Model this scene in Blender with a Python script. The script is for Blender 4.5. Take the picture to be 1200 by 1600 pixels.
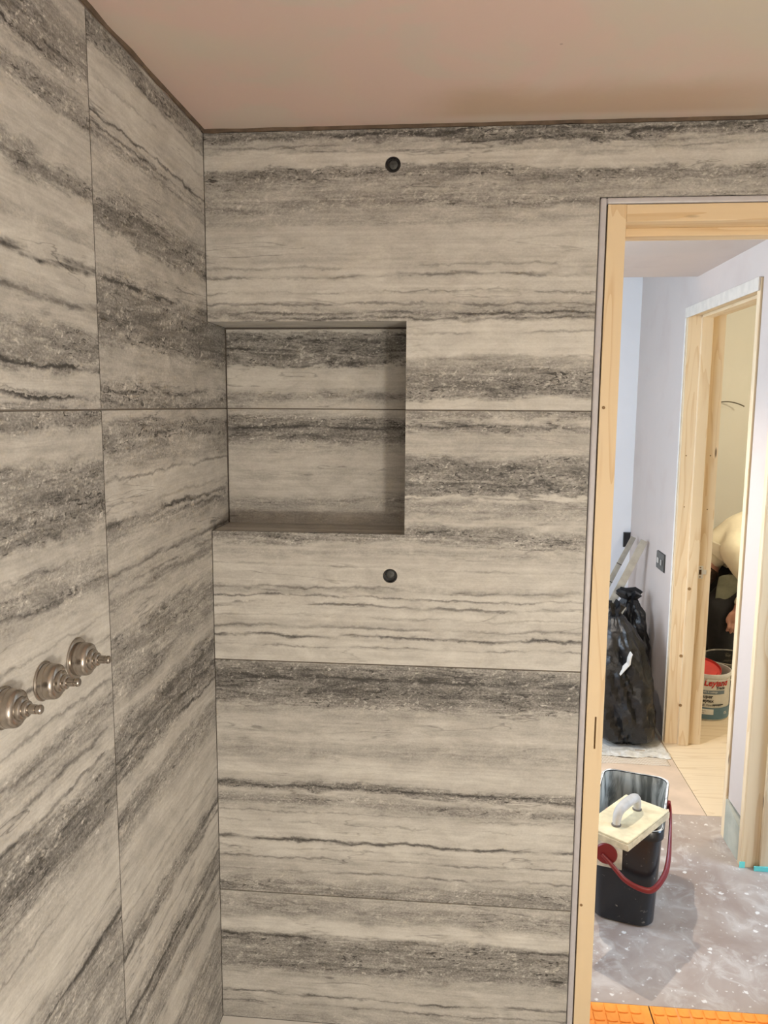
import bpy, bmesh, math, random
from mathutils import Vector, Matrix, noise as mnoise

for o in list(bpy.data.objects):
    bpy.data.objects.remove(o, do_unlink=True)
SC = bpy.context.scene
COL = SC.collection
random.seed(7)

# ------------------------------------------------------------------ camera
F = 1237.0
PITCH, YAW, ROLL = 0.1337, 0.0911, 0.0066
CAM = Vector((0.5737, -1.8045, 1.6097))
FW = Vector((-math.sin(YAW)*math.cos(PITCH), math.cos(YAW)*math.cos(PITCH), -math.sin(PITCH)))
_r = Vector((math.cos(YAW), math.sin(YAW), 0)); _u = _r.cross(FW)
RT = _r*math.cos(ROLL) + _u*math.sin(ROLL)
UP = -_r*math.sin(ROLL) + _u*math.cos(ROLL)
cd = bpy.data.cameras.new('camera')
cam = bpy.data.objects.new('camera', cd); COL.objects.link(cam)
M = Matrix((RT, UP, -FW)).transposed().to_4x4(); M.translation = CAM
cam.matrix_world = M
cd.sensor_fit = 'VERTICAL'; cd.sensor_height = 32.0; cd.lens = F/1600*32.0
cd.clip_start = 0.01
SC.camera = cam


def hit(x, y, axis, val):
    """photo pixel -> point on the plane axis = val"""
    v = FW + RT*((x-600)/F) - UP*((y-800)/F)
    t = (val-CAM[axis])/v[axis]
    return CAM + v*t


# ------------------------------------------------------------------ world, exposure, large lights
SC.view_settings.view_transform = 'Standard'
SC.view_settings.look = 'None'
SC.view_settings.gamma = 1.0
SC.view_settings.use_curve_mapping = False
SC.view_settings.exposure = 0.0
W = bpy.data.worlds.new('sky'); SC.world = W; W.use_nodes = True
W.node_tree.nodes['Background'].inputs[0].default_value = (0.55, 0.75, 1.0, 1)
W.node_tree.nodes['Background'].inputs[1].default_value = 3.0


def area(name, loc, target, size, power, color, sy=None):
    d = bpy.data.lights.new(name, 'AREA'); d.energy = power; d.color = color
    d.shape = 'RECTANGLE'; d.size = size; d.size_y = sy or size
    o = bpy.data.objects.new(name, d); COL.objects.link(o); o.location = loc
    o.rotation_euler = (Vector(target)-Vector(loc)).to_track_quat('-Z', 'Y').to_euler()
    return o


def spot(name, loc, target, power, color, angle=120, blend=1.0, r=0.03):
    d = bpy.data.lights.new(name, 'SPOT'); d.energy = power; d.color = color
    d.spot_size = math.radians(angle); d.spot_blend = blend; d.shadow_soft_size = r
    o = bpy.data.objects.new(name, d); COL.objects.link(o); o.location = loc
    o.rotation_euler = (Vector(target)-Vector(loc)).to_track_quat('-Z', 'Y').to_euler()
    return o


WARM = (1.0, 0.91, 0.775)
WORK_W = 64
# daylight entering through the side-room window and an added, unseen hall window, each standing in its opening
area('side_room_window_offscreen', (3.52, 0.05, 1.60), (1.6, 0.05, 0.9), 1.05, 75, (0.58, 0.76, 1.0), 1.10)
area('hall_added_window_offscreen', (-0.72, 0.85, 1.48), (1.2, 1.7, 1.3), 1.05, 52, (0.74, 0.86, 1.0), 1.15)

# ------------------------------------------------------------------ mesh helpers
def newobj(name, me, mat=None, parent=None, kind=None, loc=None):
    o = bpy.data.objects.new(name, me)
    COL.objects.link(o)
    if mat is not None and me is not None and not me.materials:
        me.materials.append(mat)
    if parent is not None:
        o.parent = parent
    if kind:
        o['kind'] = kind
    if loc is not None:
        o.location = loc
    return o


def bm2o(name, bm, mat, parent=None, kind=None, smooth=False, loc=None):
    me = bpy.data.meshes.new(name)
    bmesh.ops.recalc_face_normals(bm, faces=bm.faces[:])
    bm.to_mesh(me); bm.free()
    if smooth:
        me.polygons.foreach_set('use_smooth', [True]*len(me.polygons))
        try:
            me.set_sharp_from_angle(angle=math.radians(40))
        except Exception:
            pass
    return newobj(name, me, mat, parent, kind, loc)


def thing(name, label, cat, loc=(0, 0, 0), group=None, rotz=0):
    o = bpy.data.objects.new(name, None); COL.objects.link(o)
    o.location = loc; o.rotation_euler = (0, 0, rotz); o.empty_display_size = 0.05
    o['label'] = label; o['category'] = cat
    if group:
        o['group'] = group
    return o


def tag(o, label, cat, group=None):
    o['label'] = label; o['category'] = cat
    if group:
        o['group'] = group
    return o


def box(bm, x0, x1, y0, y1, z0, z1, bev=0.0):
    vs = [bm.verts.new((x, y, z)) for x in (x0, x1) for y in (y0, y1) for z in (z0, z1)]
    idx = [(0, 1, 3, 2), (4, 6, 7, 5), (0, 4, 5, 1), (2, 3, 7, 6), (0, 2, 6, 4), (1, 5, 7, 3)]
    fs = [bm.faces.new([vs[i] for i in f]) for f in idx]
    if bev > 0:
        es = list({e for f in fs for e in f.edges})
        bmesh.ops.bevel(bm, geom=es, offset=bev, segments=2, affect='EDGES', profile=0.5)
    return vs


def boxo(name, b, mat, parent=None, kind=None, bev=0.0):
    bm = bmesh.new(); box(bm, *b, bev=bev)
    return bm2o(name, bm, mat, parent, kind)


def obox(bm, c, ax, ay, az, hx, hy, hz, bev=0.0):
    """oriented box: centre, unit axes, half sizes"""
    vs = []
    for i in (-1, 1):
        for j in (-1, 1):
            for k in (-1, 1):
                vs.append(bm.verts.new(c + ax*(i*hx) + ay*(j*hy) + az*(k*hz)))
    idx = [(0, 1, 3, 2), (4, 6, 7, 5), (0, 4, 5, 1), (2, 3, 7, 6), (0, 2, 6, 4), (1, 5, 7, 3)]
    fs = [bm.faces.new([vs[i] for i in f]) for f in idx]
    if bev > 0:
        es = list({e for f in fs for e in f.edges})
        bmesh.ops.bevel(bm, geom=es, offset=bev, segments=2, affect='EDGES', profile=0.5)


def lathe(bm, prof, seg=32, mat=None, close=True):
    """profile [(r, t)] round the local Z axis; mat maps local to target space"""
    mat = mat or Matrix.Identity(4)
    rings = []
    for r, t in prof:
        if r < 1e-6:
            rings.append([bm.verts.new(mat @ Vector((0, 0, t)))])
        else:
            rings.append([bm.verts.new(mat @ Vector((r*math.cos(2*math.pi*i/seg), r*math.sin(2*math.pi*i/seg), t))) for i in range(seg)])
    for a, b in zip(rings, rings[1:]):
        for i in range(seg):
            j = (i+1) % seg
            if len(a) == 1 and len(b) == 1:
                continue
            if len(a) == 1:
                bm.faces.new((a[0], b[j], b[i]))
            elif len(b) == 1:
                bm.faces.new((a[i], a[j], b[0]))
            else:
                bm.faces.new((a[i], a[j], b[j], b[i]))
    return rings


def tube(bm, pts, rad, seg=10, cap=True):
    pts = [Vector(p) for p in pts]
    n = len(pts)
    rads = rad if isinstance(rad, (list, tuple)) else [rad]*n
    prev = None; rings = []
    for i, p in enumerate(pts):
        t = (pts[min(i+1, n-1)] - pts[max(i-1, 0)]).normalized()
        if prev is None:
            a = t.orthogonal().normalized()
        else:
            a = (prev - t*prev.dot(t)).normalized()
        prev = a
        b = t.cross(a)
        rings.append([bm.verts.new(p + (a*math.cos(2*math.pi*k/seg) + b*math.sin(2*math.pi*k/seg))*rads[i]) for k in range(seg)])
    for r0, r1 in zip(rings, rings[1:]):
        for k in range(seg):
            bm.faces.new((r0[k], r0[(k+1) % seg], r1[(k+1) % seg], r1[k]))
    if cap:
        bm.faces.new(rings[0][::-1]); bm.faces.new(rings[-1])


def smooth_path(pts, n=8):
    pts = [Vector(p) for p in pts]; out = []
    for i in range(len(pts)-1):
        p0 = pts[max(i-1, 0)]; p1 = pts[i]; p2 = pts[i+1]; p3 = pts[min(i+2, len(pts)-1)]
        for k in range(n):
            t = k/n
            out.append(0.5*((2*p1)+(p2-p0)*t+(2*p0-5*p1+4*p2-p3)*t*t+(3*p1-p0-3*p2+p3)*t**3))
    out.append(pts[-1])
    return out


# ------------------------------------------------------------------ materials
class NT:
    def __init__(self, name):
        self.m = bpy.data.materials.new(name); self.m.use_nodes = True
        self.t = self.m.node_tree; self.n = self.t.nodes
        self.b = self.n['Principled BSDF']

    def node(self, kind, **kw):
        n = self.n.new(kind)
        for k, v in kw.items():
            setattr(n, k, v)
        return n

    def link(self, a, b):
        self.t.links.new(a, b)

    def put(self, v, sock):
        if isinstance(v, bpy.types.NodeSocket):
            self.link(v, sock)
        else:
            sock.default_value = v

    def math(self, op, a, b=0.0, c=0.0, clamp=False):
        n = self.node('ShaderNodeMath', operation=op, use_clamp=clamp)
        for i, v in enumerate((a, b, c)):
            self.put(v, n.inputs[i])
        return n.outputs[0]

    def xyz(self, x, y, z):
        n = self.node('ShaderNodeCombineXYZ')
        for i, v in enumerate((x, y, z)):
            self.put(v, n.inputs[i])
        return n.outputs[0]

    def noise(self, vec, scale=1.0, detail=3.0, rough=0.5, dist=0.0):
        n = self.node('ShaderNodeTexNoise')
        self.link(vec, n.inputs['Vector'])
        n.inputs['Scale'].default_value = scale; n.inputs['Detail'].default_value = detail
        n.inputs['Roughness'].default_value = rough; n.inputs['Distortion'].default_value = dist
        return n.outputs['Fac']

    def voro(self, vec, scale=1.0, rnd=1.0):
        n = self.node('ShaderNodeTexVoronoi')
        self.link(vec, n.inputs['Vector']); n.inputs['Scale'].default_value = scale
        n.inputs['Randomness'].default_value = rnd
        return n.outputs['Distance'], n.outputs['Color']

    def ramp(self, fac, stops, interp='LINEAR'):
        n = self.node('ShaderNodeValToRGB'); r = n.color_ramp; r.interpolation = interp
        stops = sorted(stops, key=lambda s: s[0])[:32]
        while len(r.elements) > 1:
            r.elements.remove(r.elements[-1])
        for i, (p, c) in enumerate(stops):
            e = r.elements[0] if i == 0 else r.elements.new(min(max(p, 0), 1))
            e.position = min(max(p, 0), 1)
            e.color = (c, c, c, 1) if not hasattr(c, '__len__') else (*c[:3], 1)
        self.put(fac, n.inputs[0])
        return n.outputs[0]

    def smooth(self, v, a, b, o0=0.0, o1=1.0):
        n = self.node('ShaderNodeMapRange', interpolation_type='SMOOTHSTEP')
        self.put(v, n.inputs[0])
        for i, k in enumerate((a, b, o0, o1)):
            n.inputs[i+1].default_value = k
        return n.outputs[0]

    def mix(self, f, a, b, blend='MIX'):
        n = self.node('ShaderNodeMix', data_type='RGBA', blend_type=blend)
        self.put(f, n.inputs[0])
        for v, s in ((a, n.inputs[6]), (b, n.inputs[7])):
            if isinstance(v, bpy.types.NodeSocket):
                self.link(v, s)
            else:
                s.default_value = (*v[:3], 1)
        return n.outputs[2]

    def coord(self):
        return self.node('ShaderNodeTexCoord').outputs['Object']

    def sep(self, v):
        n = self.node('ShaderNodeSeparateXYZ'); self.link(v, n.inputs[0])
        return n.outputs

    def bump(self, h, strength=0.2, dist=0.002):
        n = self.node('ShaderNodeBump'); self.link(h, n.inputs['Height'])
        n.inputs['Strength'].default_value = strength; n.inputs['Distance'].default_value = dist
        self.link(n.outputs[0], self.b.inputs['Normal'])

    def out(self, col=None, rough=None, metal=None):
        if col is not None:
            if isinstance(col, bpy.types.NodeSocket):
                self.link(col, self.b.inputs['Base Color'])
            else:
                self.b.inputs['Base Color'].default_value = (*col[:3], 1)
        if rough is not None:
            self.put(rough, self.b.inputs['Roughness'])
        if metal is not None:
            self.b.inputs['Metallic'].default_value = metal
        return self.m


def plain(name, col, rough=0.5, metal=0.0, var=0.06, scale=30, bump=0.0):
    t = NT(name); c = t.coord()
    n = t.noise(c, scale, 4)
    col2 = t.mix(t.smooth(n, 0.3, 0.7), [k*(1-var) for k in col], [min(k*(1+var), 1) for k in col])
    if bump:
        t.bump(n, bump, 0.003)
    return t.out(col2, rough, metal)


def travertine(name, bands, veins, seed, amp=1.0, gain=1.0, chips=1.0):
    """bands [(z, lightness)], veins [(z, strength, half width)], local Z of the tile, metres"""
    bands = [(z, min(l*gain, 0.88)) for z, l in bands]
    t = NT(name); c = t.coord(); s = t.sep(c)
    u = t.math('ADD', s[0], seed*3.17); v = s[2]
    z0 = min(b[0] for b in bands)-0.001; z1 = max(b[0] for b in bands)+0.001
    def nz(su, sv, det=3, rough=0.5, dist=0.0, off=0.0):
        return t.noise(t.xyz(t.math('MULTIPLY', u, su), t.math('MULTIPLY', v, sv), seed*1.3+off), 1.0, det, rough, dist)
    def cen(x, k):
        return t.math('MULTIPLY', t.math('SUBTRACT', x, 0.5), k)
    add = lambda *a: a[0] if len(a) == 1 else t.math('ADD', a[0], add(*a[1:]))
    d1 = cen(nz(2.4, 7, 2), 0.055*amp)
    d2 = cen(nz(11, 34, 5, 0.66, 0.6, off=5), 0.046*amp)
    d3 = cen(nz(70, 120, 3, 0.65, 0.5, off=9), 0.016*amp)
    vb = add(v, d1, d2, d3)
    rng = z1-z0
    fb = t.math('DIVIDE', t.math('SUBTRACT', vb, z0), rng)
    def multi(fac, stops):
        stops = sorted(stops)
        if len(stops) <= 32:
            return t.ramp(fac, stops)
        h = len(stops)//2
        lo = multi(fac, stops[:h+1]); hi = multi(fac, stops[h:])
        return t.mix(t.math('GREATER_THAN', fac, stops[h][0]), lo, hi)
    band = multi(fb, [((z-z0)/rng, l) for z, l in bands])
    # streaks, wisps and clouds
    st = nz(1.6, 130, 4, 0.6, off=13)
    wisp = nz(7, 46, 6, 0.68, 1.3, off=19)
    cloud = nz(10, 17, 5, 0.62, 0.9, off=21)
    dark = t.smooth(band, 0.78, 0.38)
    val = add(band, cen(st, 0.26), cen(cloud, 0.46), t.math('MULTIPLY', cen(wisp, 1.15), t.math('ADD', t.math('MULTIPLY', dark, 0.80), 0.27)))
    # where the stone is dark it is granular, pitted and full of pale chips
    gr = nz(190, 260, 3, 0.7, off=25)
    val = add(val, t.math('MULTIPLY', cen(gr, 0.95), t.math('ADD', t.math('MULTIPLY', dark, 0.75), 0.25)))
    wob = t.math('MULTIPLY', nz(55, 75, 3, 0.6, off=29), 0.034)
    for sc_u, sc_v, lo, kk, oo in ((48, 95, 0.72, 0.24, 0.0), (105, 190, 0.70, 0.30, 3.0)):
        vd, vc = t.voro(t.xyz(t.math('MULTIPLY', t.math('ADD', u, wob), sc_u), t.math('MULTIPLY', t.math('ADD', v, wob), sc_v), seed+oo), 1.0)
        pick = t.smooth(t.sep(vc)[0], lo, lo+0.04)
        chip = t.math('MULTIPLY', t.smooth(vd, 0.38, 0.22), pick)
        val = add(val, t.math('MULTIPLY', t.math('MULTIPLY', chip, dark), kk*chips))
    pn = nz(42, 130, 4, 0.68, 1.2, off=33)
    pm = nz(6, 24, 2, off=37)
    pit = t.math('MULTIPLY', t.smooth(pn, 0.56, 0.63), t.smooth(pm, 0.46, 0.56))
    val = t.math('SUBTRACT', val, t.math('MULTIPLY', t.math('MULTIPLY', pit, t.smooth(band, 0.68, 0.38)), 0.58))
    # measured veins
    e1 = t.math('MULTIPLY', t.math('SUBTRACT', nz(3.2, 5, 2, off=41), 0.5), 0.030*amp)
    e2 = t.math('MULTIPLY', t.math('SUBTRACT', nz(20, 30, 5, 0.68, 0.4, off=45), 0.5), 0.027*amp)
    vv = t.math('ADD', v, t.math('ADD', e1, e2))
    if veins:
        stops = []
        for z, sgt, w in sorted(veins):
            stops += [((z-w-z0)/rng, 0.0), ((z-z0)/rng, sgt), ((z+w-z0)/rng, 0.0)]
        vr = multi(t.math('DIVIDE', t.math('SUBTRACT', vv, z0), rng), stops)
        msk = t.smooth(nz(6, 45, 4, 0.6, off=49), 0.36, 0.60)
        msk = t.math('ADD', t.math('MULTIPLY', msk, 0.95), 0.12)
        val = t.math('SUBTRACT', val, t.math('MULTIPLY', vr, msk))
    # stray hairlines
    hn = nz(2.2, 17, 4, 0.55, 0.4, off=53)
    hl = t.smooth(t.math('ABSOLUTE', t.math('SUBTRACT', t.math('FRACT', t.math('MULTIPLY', hn, 5.0)), 0.5)), 0.06, 0.0)
    hm = t.smooth(nz(4, 12, 2, off=57), 0.48, 0.66)
    val = t.math('SUBTRACT', val, t.math('MULTIPLY', t.math('MULTIPLY', hl, hm), 0.26))
    val = t.math('MULTIPLY', val, 1.0, clamp=True)
    col = t.ramp(val, [(0.0, (0.045, 0.042, 0.038)), (0.2, (0.115, 0.108, 0.100)), (0.45, (0.255, 0.243, 0.225)), (0.7, (0.440, 0.420, 0.388)), (0.88, (0.580, 0.562, 0.520)), (1.0, (0.66, 0.645, 0.60))])
    t.bump(gr, 0.06, 0.001)
    return t.out(col, 0.55)


def wood(name, light, dark, axis=2, rough=0.6, knots=True):
    t = NT(name); s = t.sep(t.coord())
    sc = [38, 38, 38]; sc[axis] = 1.6
    rnd = t.node('ShaderNodeObjectInfo').outputs['Random']
    off = t.math('MULTIPLY', rnd, 31.0)
    p = t.xyz(*[t.math('ADD', t.math('MULTIPLY', s[i], sc[i]), off) for i in range(3)])
    n1 = t.noise(p, 1.0, 4, 0.6, 1.2)
    sc2 = [14, 14, 14]; sc2[axis] = 1.1
    n2 = t.noise(t.xyz(*[t.math('ADD', t.math('MULTIPLY', s[i], sc2[i]), off) for i in range(3)]), 1.0, 2)
    ring = t.math('FRACT', t.math('MULTIPLY', n2, 7.0))
    f = t.math('ADD', t.math('MULTIPLY', n1, 0.7), t.math('MULTIPLY', t.smooth(ring, 0.55, 1.0), 0.35))
    col = t.mix(t.smooth(f, 0.35, 0.85), light, dark)
    if knots:
        k = [16, 16, 16]; k[axis] = 3.2
        vd, vc = t.voro(t.xyz(*[t.math('ADD', t.math('MULTIPLY', s[i], k[i]), off) for i in range(3)]), 1.0)
        kn = t.math('MULTIPLY', t.smooth(vd, 0.10, 0.04), t.smooth(t.sep(vc)[0], 0.60, 0.64))
        col = t.mix(t.math('MULTIPLY', kn, 0.85), col, (0.10, 0.045, 0.015))
    t.bump(n1, 0.08, 0.001)
    return t.out(col, rough)


def plaster(name, base, patch, patch2, scale=1.3, rough=0.75):
    t = NT(name); c = t.coord()
    a = t.noise(c, scale, 3, 0.55, 0.6); b = t.noise(c, scale*2.3, 4, 0.6, 0.3); f = t.noise(c, 60, 3)
    col = t.mix(t.smooth(a, 0.42, 0.66), base, patch)
    col = t.mix(t.math('MULTIPLY', t.smooth(b, 0.48, 0.72), 0.7), col, patch2)
    sp, sc_ = t.voro(c, 7.0)
    spot_ = t.math('MULTIPLY', t.smooth(sp, 0.035, 0.02), t.smooth(t.sep(sc_)[0], 0.7, 0.74))
    col = t.mix(t.math('MULTIPLY', spot_, 0.6), col, (0.10, 0.07, 0.05))
    t.bump(t.math('ADD', f, t.math('MULTIPLY', b, 3.0)), 0.15, 0.002)
    return t.out(col, rough)


def ceiling_mat():
    t = NT('drying_pink_plaster'); c = t.coord(); s = t.sep(c)
    a = t.noise(c, 1.6, 3, 0.55, 0.8); b = t.noise(c, 4.0, 4, 0.6, 0.6); f = t.noise(c, 60, 3)
    col = t.mix(t.smooth(a, 0.42, 0.58), (0.55, 0.49, 0.415), (0.60, 0.455, 0.405))
    col = t.mix(t.math('MULTIPLY', t.smooth(b, 0.47, 0.62), 0.6), col, (0.54, 0.485, 0.42))
    # damp tan patch along the wall
    w = t.math('MULTIPLY', t.math('SUBTRACT', b, 0.5), 0.16)
    px = t.math('MULTIPLY', t.smooth(t.math('ADD', s[0], w), 0.42, 0.60), t.smooth(t.math('ADD', s[0], w), 1.35, 1.0))
    py = t.math('MULTIPLY', t.smooth(t.math('ADD', s[1], w), -0.24, -0.12), t.smooth(s[1], -0.02, -0.06))
    col = t.mix(t.math('MULTIPLY', t.math('MULTIPLY', px, py), 0.8), col, (0.47, 0.345, 0.255))
    sp, sc_ = t.voro(c, 8.0)
    k = t.math('MULTIPLY', t.smooth(sp, 0.04, 0.02), t.smooth(t.sep(sc_)[0], 0.6, 0.64))
    col = t.mix(t.math('MULTIPLY', k, 0.6), col, (0.12, 0.08, 0.06))
    t.bump(t.math('ADD', f, t.math('MULTIPLY', b, 4.0)), 0.15, 0.002)
    return t.out(col, 0.55)


M_PLASTER_PINK = plaster('pink_gypsum_plaster', (0.60, 0.50, 0.40), (0.62, 0.47, 0.38), (0.58, 0.42, 0.33), 1.1, 0.6)
M_CEIL = ceiling_mat()
M_PLASTER_HALL = plaster('hall_plaster', (0.57, 0.495, 0.445), (0.60, 0.51, 0.455), (0.54, 0.45, 0.40), 1.6)
M_WHITE = plaster('white_mist_coat', (0.80, 0.80, 0.81), (0.82, 0.82, 0.83), (0.78, 0.78, 0.79), 1.0, 0.7)
M_ROOM = plaster('side_room_plaster', (0.66, 0.65, 0.59), (0.64, 0.63, 0.57), (0.66, 0.64, 0.57), 1.2)
M_CORE = plain('backer_board', (0.30, 0.27, 0.24), 0.8)
M_GROUT = plain('grey_grout', (0.17, 0.145, 0.12), 0.85)
M_GROUT_D = plain('dark_grout', (0.075, 0.062, 0.052), 0.9)  # left wall grout, and the painted shade of the niche corner joints
M_PINE = wood('pine', (0.76, 0.60, 0.39), (0.66, 0.47, 0.27))
M_PINE_Y = wood('pine_along_y', (0.76, 0.61, 0.40), (0.66, 0.48, 0.28), 1)
M_PINE_X = wood('pine_along_x', (0.74, 0.57, 0.36), (0.64, 0.45, 0.25), 0)
M_BLACK = plain('matt_black_plastic', (0.012, 0.012, 0.014), 0.35, var=0.3)
M_GREYCAP = plain('grey_plug_plastic', (0.060, 0.062, 0.060), 0.5)
M_TRIM = plain('grey_edge_profile', (0.50, 0.48, 0.50), 0.4, 0.0, 0.04, 60)
M_NICKEL = plain('brushed_nickel', (0.40, 0.36, 0.32), 0.26, 1.0, 0.05, 120)
M_CHROME = plain('worn_chrome', (0.62, 0.62, 0.62), 0.2, 1.0, 0.06, 80)
M_TRAY = plain('white_stone_resin', (0.85, 0.83, 0.80), 0.4, var=0.02)
M_ALU = plain('dusty_aluminium', (0.40, 0.37, 0.31), 0.45, 0.55, 0.12, 25)
M_TEAL = plain('teal_masking_tape', (0.16, 0.66, 0.62), 0.6)
M_CEMENT = plain('green_cement_board', (0.40, 0.40, 0.33), 0.85, var=0.22, scale=9)
M_DARKGAP = plain('dark_sealant', (0.035, 0.026, 0.022), 0.8)


# ================================================================== SETTING
ZC = 2.212            # bathroom ceiling
XR, YF = 2.05, -2.75  # bathroom right and front walls
XL, ZS0, ZS1, ND = 0.4565, 1.3135, 1.797, 0.142   # niche right edge, sill, soffit, depth
DX0, DX1, DZ = 0.870, 1.600, 2.053                 # doorway cut in the tiling
HX = 1.605            # hall right wall face
WT = 0.20             # back wall thickness

# ---- back wall core
bm = bmesh.new()
T = 0.010
box(bm, -0.16, DX0+0.012, T, WT, 0.0, ZS0-0.012)               # below niche
box(bm, -0.16, DX0+0.012, T, WT, ZS1+0.012, ZC+0.2)            # above niche
box(bm, XL+0.012, DX0+0.012, T, WT, ZS0-0.012, ZS1+0.012)      # right of niche
box(bm, -0.16, XL+0.012, ND+0.011, WT, ZS0-0.012, ZS1+0.012)   # behind niche
box(bm, DX0+0.012, DX1+0.012, T, WT, DZ+0.002, ZC+0.2)         # over the door
box(bm, DX1+0.012, XR+0.1, T, WT, 0, ZC+0.2)                   # right of the door
wall_back = bm2o('wall_back', bm, M_GROUT, kind='structure')
# ---- left wall core
bm = bmesh.new(); box(bm, -0.16, -T, YF-0.1, T, 0, ZC+0.2)
box(bm, -0.16, -T, T, ND+0.02, ZS0-0.012, ZS1+0.012)
wall_left = bm2o('wall_left', bm, M_GROUT, kind='structure')


def tile_poly(name, outline, mat, parent, origin, xaxis, nrm, holes=(), thick=T):
    """outline in (u, v) metres relative to origin; front face at origin plane, body goes along -nrm"""
    bm = bmesh.new()
    def loop(pts):
        vs = [bm.verts.new((p[0], 0, p[1])) for p in pts]
        return [bm.edges.new((vs[i], vs[(i+1) % len(vs)])) for i in range(len(vs))]
    es = loop(outline)
    for (hu, hv, hr) in holes:
        es += loop([(hu+hr*math.cos(2*math.pi*i/40), hv+hr*math.sin(2*math.pi*i/40)) for i in range(40)])
    bmesh.ops.triangle_fill(bm, edges=es, use_beauty=True, use_dissolve=False)
    bmesh.ops.recalc_face_normals(bm, faces=bm.faces[:])
    r = bmesh.ops.extrude_face_region(bm, geom=bm.faces[:])
    bmesh.ops.translate(bm, verts=[g for g in r['geom'] if isinstance(g, bmesh.types.BMVert)], vec=(0, thick, 0))
    o = bm2o(name, bm, mat, parent)
    xa = Vector(xaxis).normalized(); ya = -Vector(nrm).normalized(); za = Vector((0, 0, 1))
    if abs(ya.z) > 0.5:
        za = xa.cross(ya)
    m = Matrix((xa, ya, za)).transposed().to_4x4(); m.translation = Vector(origin)
    o.matrix_world = m
    return o


def bb(pts, col, z0):       # band list from the photograph: pixel row -> height on the back wall
    return [(hit(col, y, 1, 0)[2]-z0, l) for y, l in pts]


def bl(pts, col, z0):       # same for the left wall
    return [(hit(col, y, 0, 0)[2]-z0, l) for y, l in pts]


def vb_(pts, col, z0, fn=1):
    return [(hit(col, y, fn, 0)[2]-z0, s, w) for y, s, w in pts]


BX, NB = (1, 0, 0), (0, -1, 0)
g = 0.0015
# B1: top course
b1 = bb([(196, .42), (203, .38), (212, .30), (220, .42), (226, .66), (236, .60), (243, .76), (260, .74), (266, .46), (276, .40), (286, .52),
         (300, .60), (315, .50), (323, .47), (332, .62), (350, .60), (358, .72), (395, .74), (412, .70), (440, .78), (470, .74), (486, .60), (496, .52)], 520, 1.6) + \
     bb([(506, .84), (520, .80), (556, .84), (563, .60), (580, .50), (590, .40), (604, .34), (620, .44), (628, .78), (643, .76)], 780, 1.6)
v1 = vb_([(210, .45, .004), (226, .30, .003), (236, .25, .003), (418, .30, .0035), (432, .55, .005), (457, .35, .003), (475, .42, .0035), (489, .50, .004), (498, .45, .004)], 520, 1.6) + \
     vb_([(519, .35, .004), (559, .30, .003)], 780, 1.6)
h1 = hit(614, 257, 1, 0); h2 = hit(609.5, 900, 1, 0)
HR = 0.0170
tile_poly('tile', [(g, ZS1-1.6), (XL, ZS1-1.6), (XL, g), (DX0-g, g), (DX0-g, DZ-1.6+g), (XR, DZ-1.6+g), (XR, ZC-0.008-1.6), (g, ZC-0.008-1.6)],
          travertine('travertine_top_course', b1, v1, 1.0, gain=1.05), wall_back, (0, 0, 1.6), BX, NB, [(h1.x, h1.z-1.6, HR)])
# B2
b2 = bb([(645, .50), (651, .42), (657, .72), (662, .60), (668, .42), (676, .66), (690, .72), (708, .66), (718, .48), (732, .34), (752, .34), (768, .36), (775, .52),
         (778, .88), (784, .80), (789, .58), (808, .60), (818, .80), (824, .66), (832, .44)], 780, 1.0) + \
     bb([(846, .50), (853, .74), (864, .64), (872, .76), (884, .78), (914, .80), (922, .66), (930, .82), (960, .84), (985, .72), (992, .82), (1034, .84)], 560, 1.0)
v2 = vb_([(783, .40, .004), (668, .3, .004)], 840, 1.0) + vb_([(886, .25, .003), (920, .35, .005), (934, .60, .0035), (948, .60, .005), (966, .25, .003), (984, .40, .005), (998, .72, .0055), (1014, .42, .003)], 560, 1.0)
tile_poly('tile', [(g, g), (DX0-g, g), (DX0-g, .6-g), (XL, .6-g), (XL, ZS0-1.0), (g, ZS0-1.0)],
          travertine('travertine_second_course', b2, v2, 2.0), wall_back, (0, 0, 1.0), BX, NB, [(h2.x, h2.z-1.0, HR)])
# B3
b3 = bb([(1037, .62), (1044, .52), (1052, .36), (1066, .30), (1085, .30), (1098, .40), (1108, .62), (1125, .72), (1142, .70), (1152, .80), (1165, .66), (1180, .62),
         (1192, .74), (1208, .84), (1224, .72), (1232, .42), (1240, .40), (1247, .78), (1256, .56), (1266, .50), (1276, .74), (1290, .82), (1310, .82), (1330, .84),
         (1352, .72), (1362, .74), (1378, .62), (1390, .50), (1404, .46)], 600, 0.4)
v3 = vb_([(1062, .35, .006), (1236, .35, .005), (1276, .30, .003), (1292, .35, .003), (1318, .75, .0065), (1331, .25, .003), (1346, .40, .0035), (1368, .45, .004)], 600, 0.4)
tile_poly('tile', [(g, g), (DX0-g, g), (DX0-g, .6-g), (g, .6-g)], travertine('travertine_third_course', b3, v3, 3.0), wall_back, (0, 0, 0.4), BX, NB)
# B4
b4 = bb([(1404, .66), (1418, .60), (1432, .54), (1444, .64), (1450, .84), (1463, .86), (1469, .56), (1480, .42), (1494, .48), (1508, .40), (1520, .42), (1530, .64), (1550, .74),
         (1570, .72), (1585, .66), (1596, .62), (1610, .60)], 600, 0.05)
v4 = vb_([(1474, .40, .005), (1562, .55, .005), (1578, .40, .004)], 600, 0.05)
tile_poly('tile', [(g, 0), (DX0-g, 0), (DX0-g, .35-g), (g, .35-g)], travertine('travertine_bottom_course', b4, v4, 4.0), wall_back, (0, 0, 0.05), BX, NB)
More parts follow.
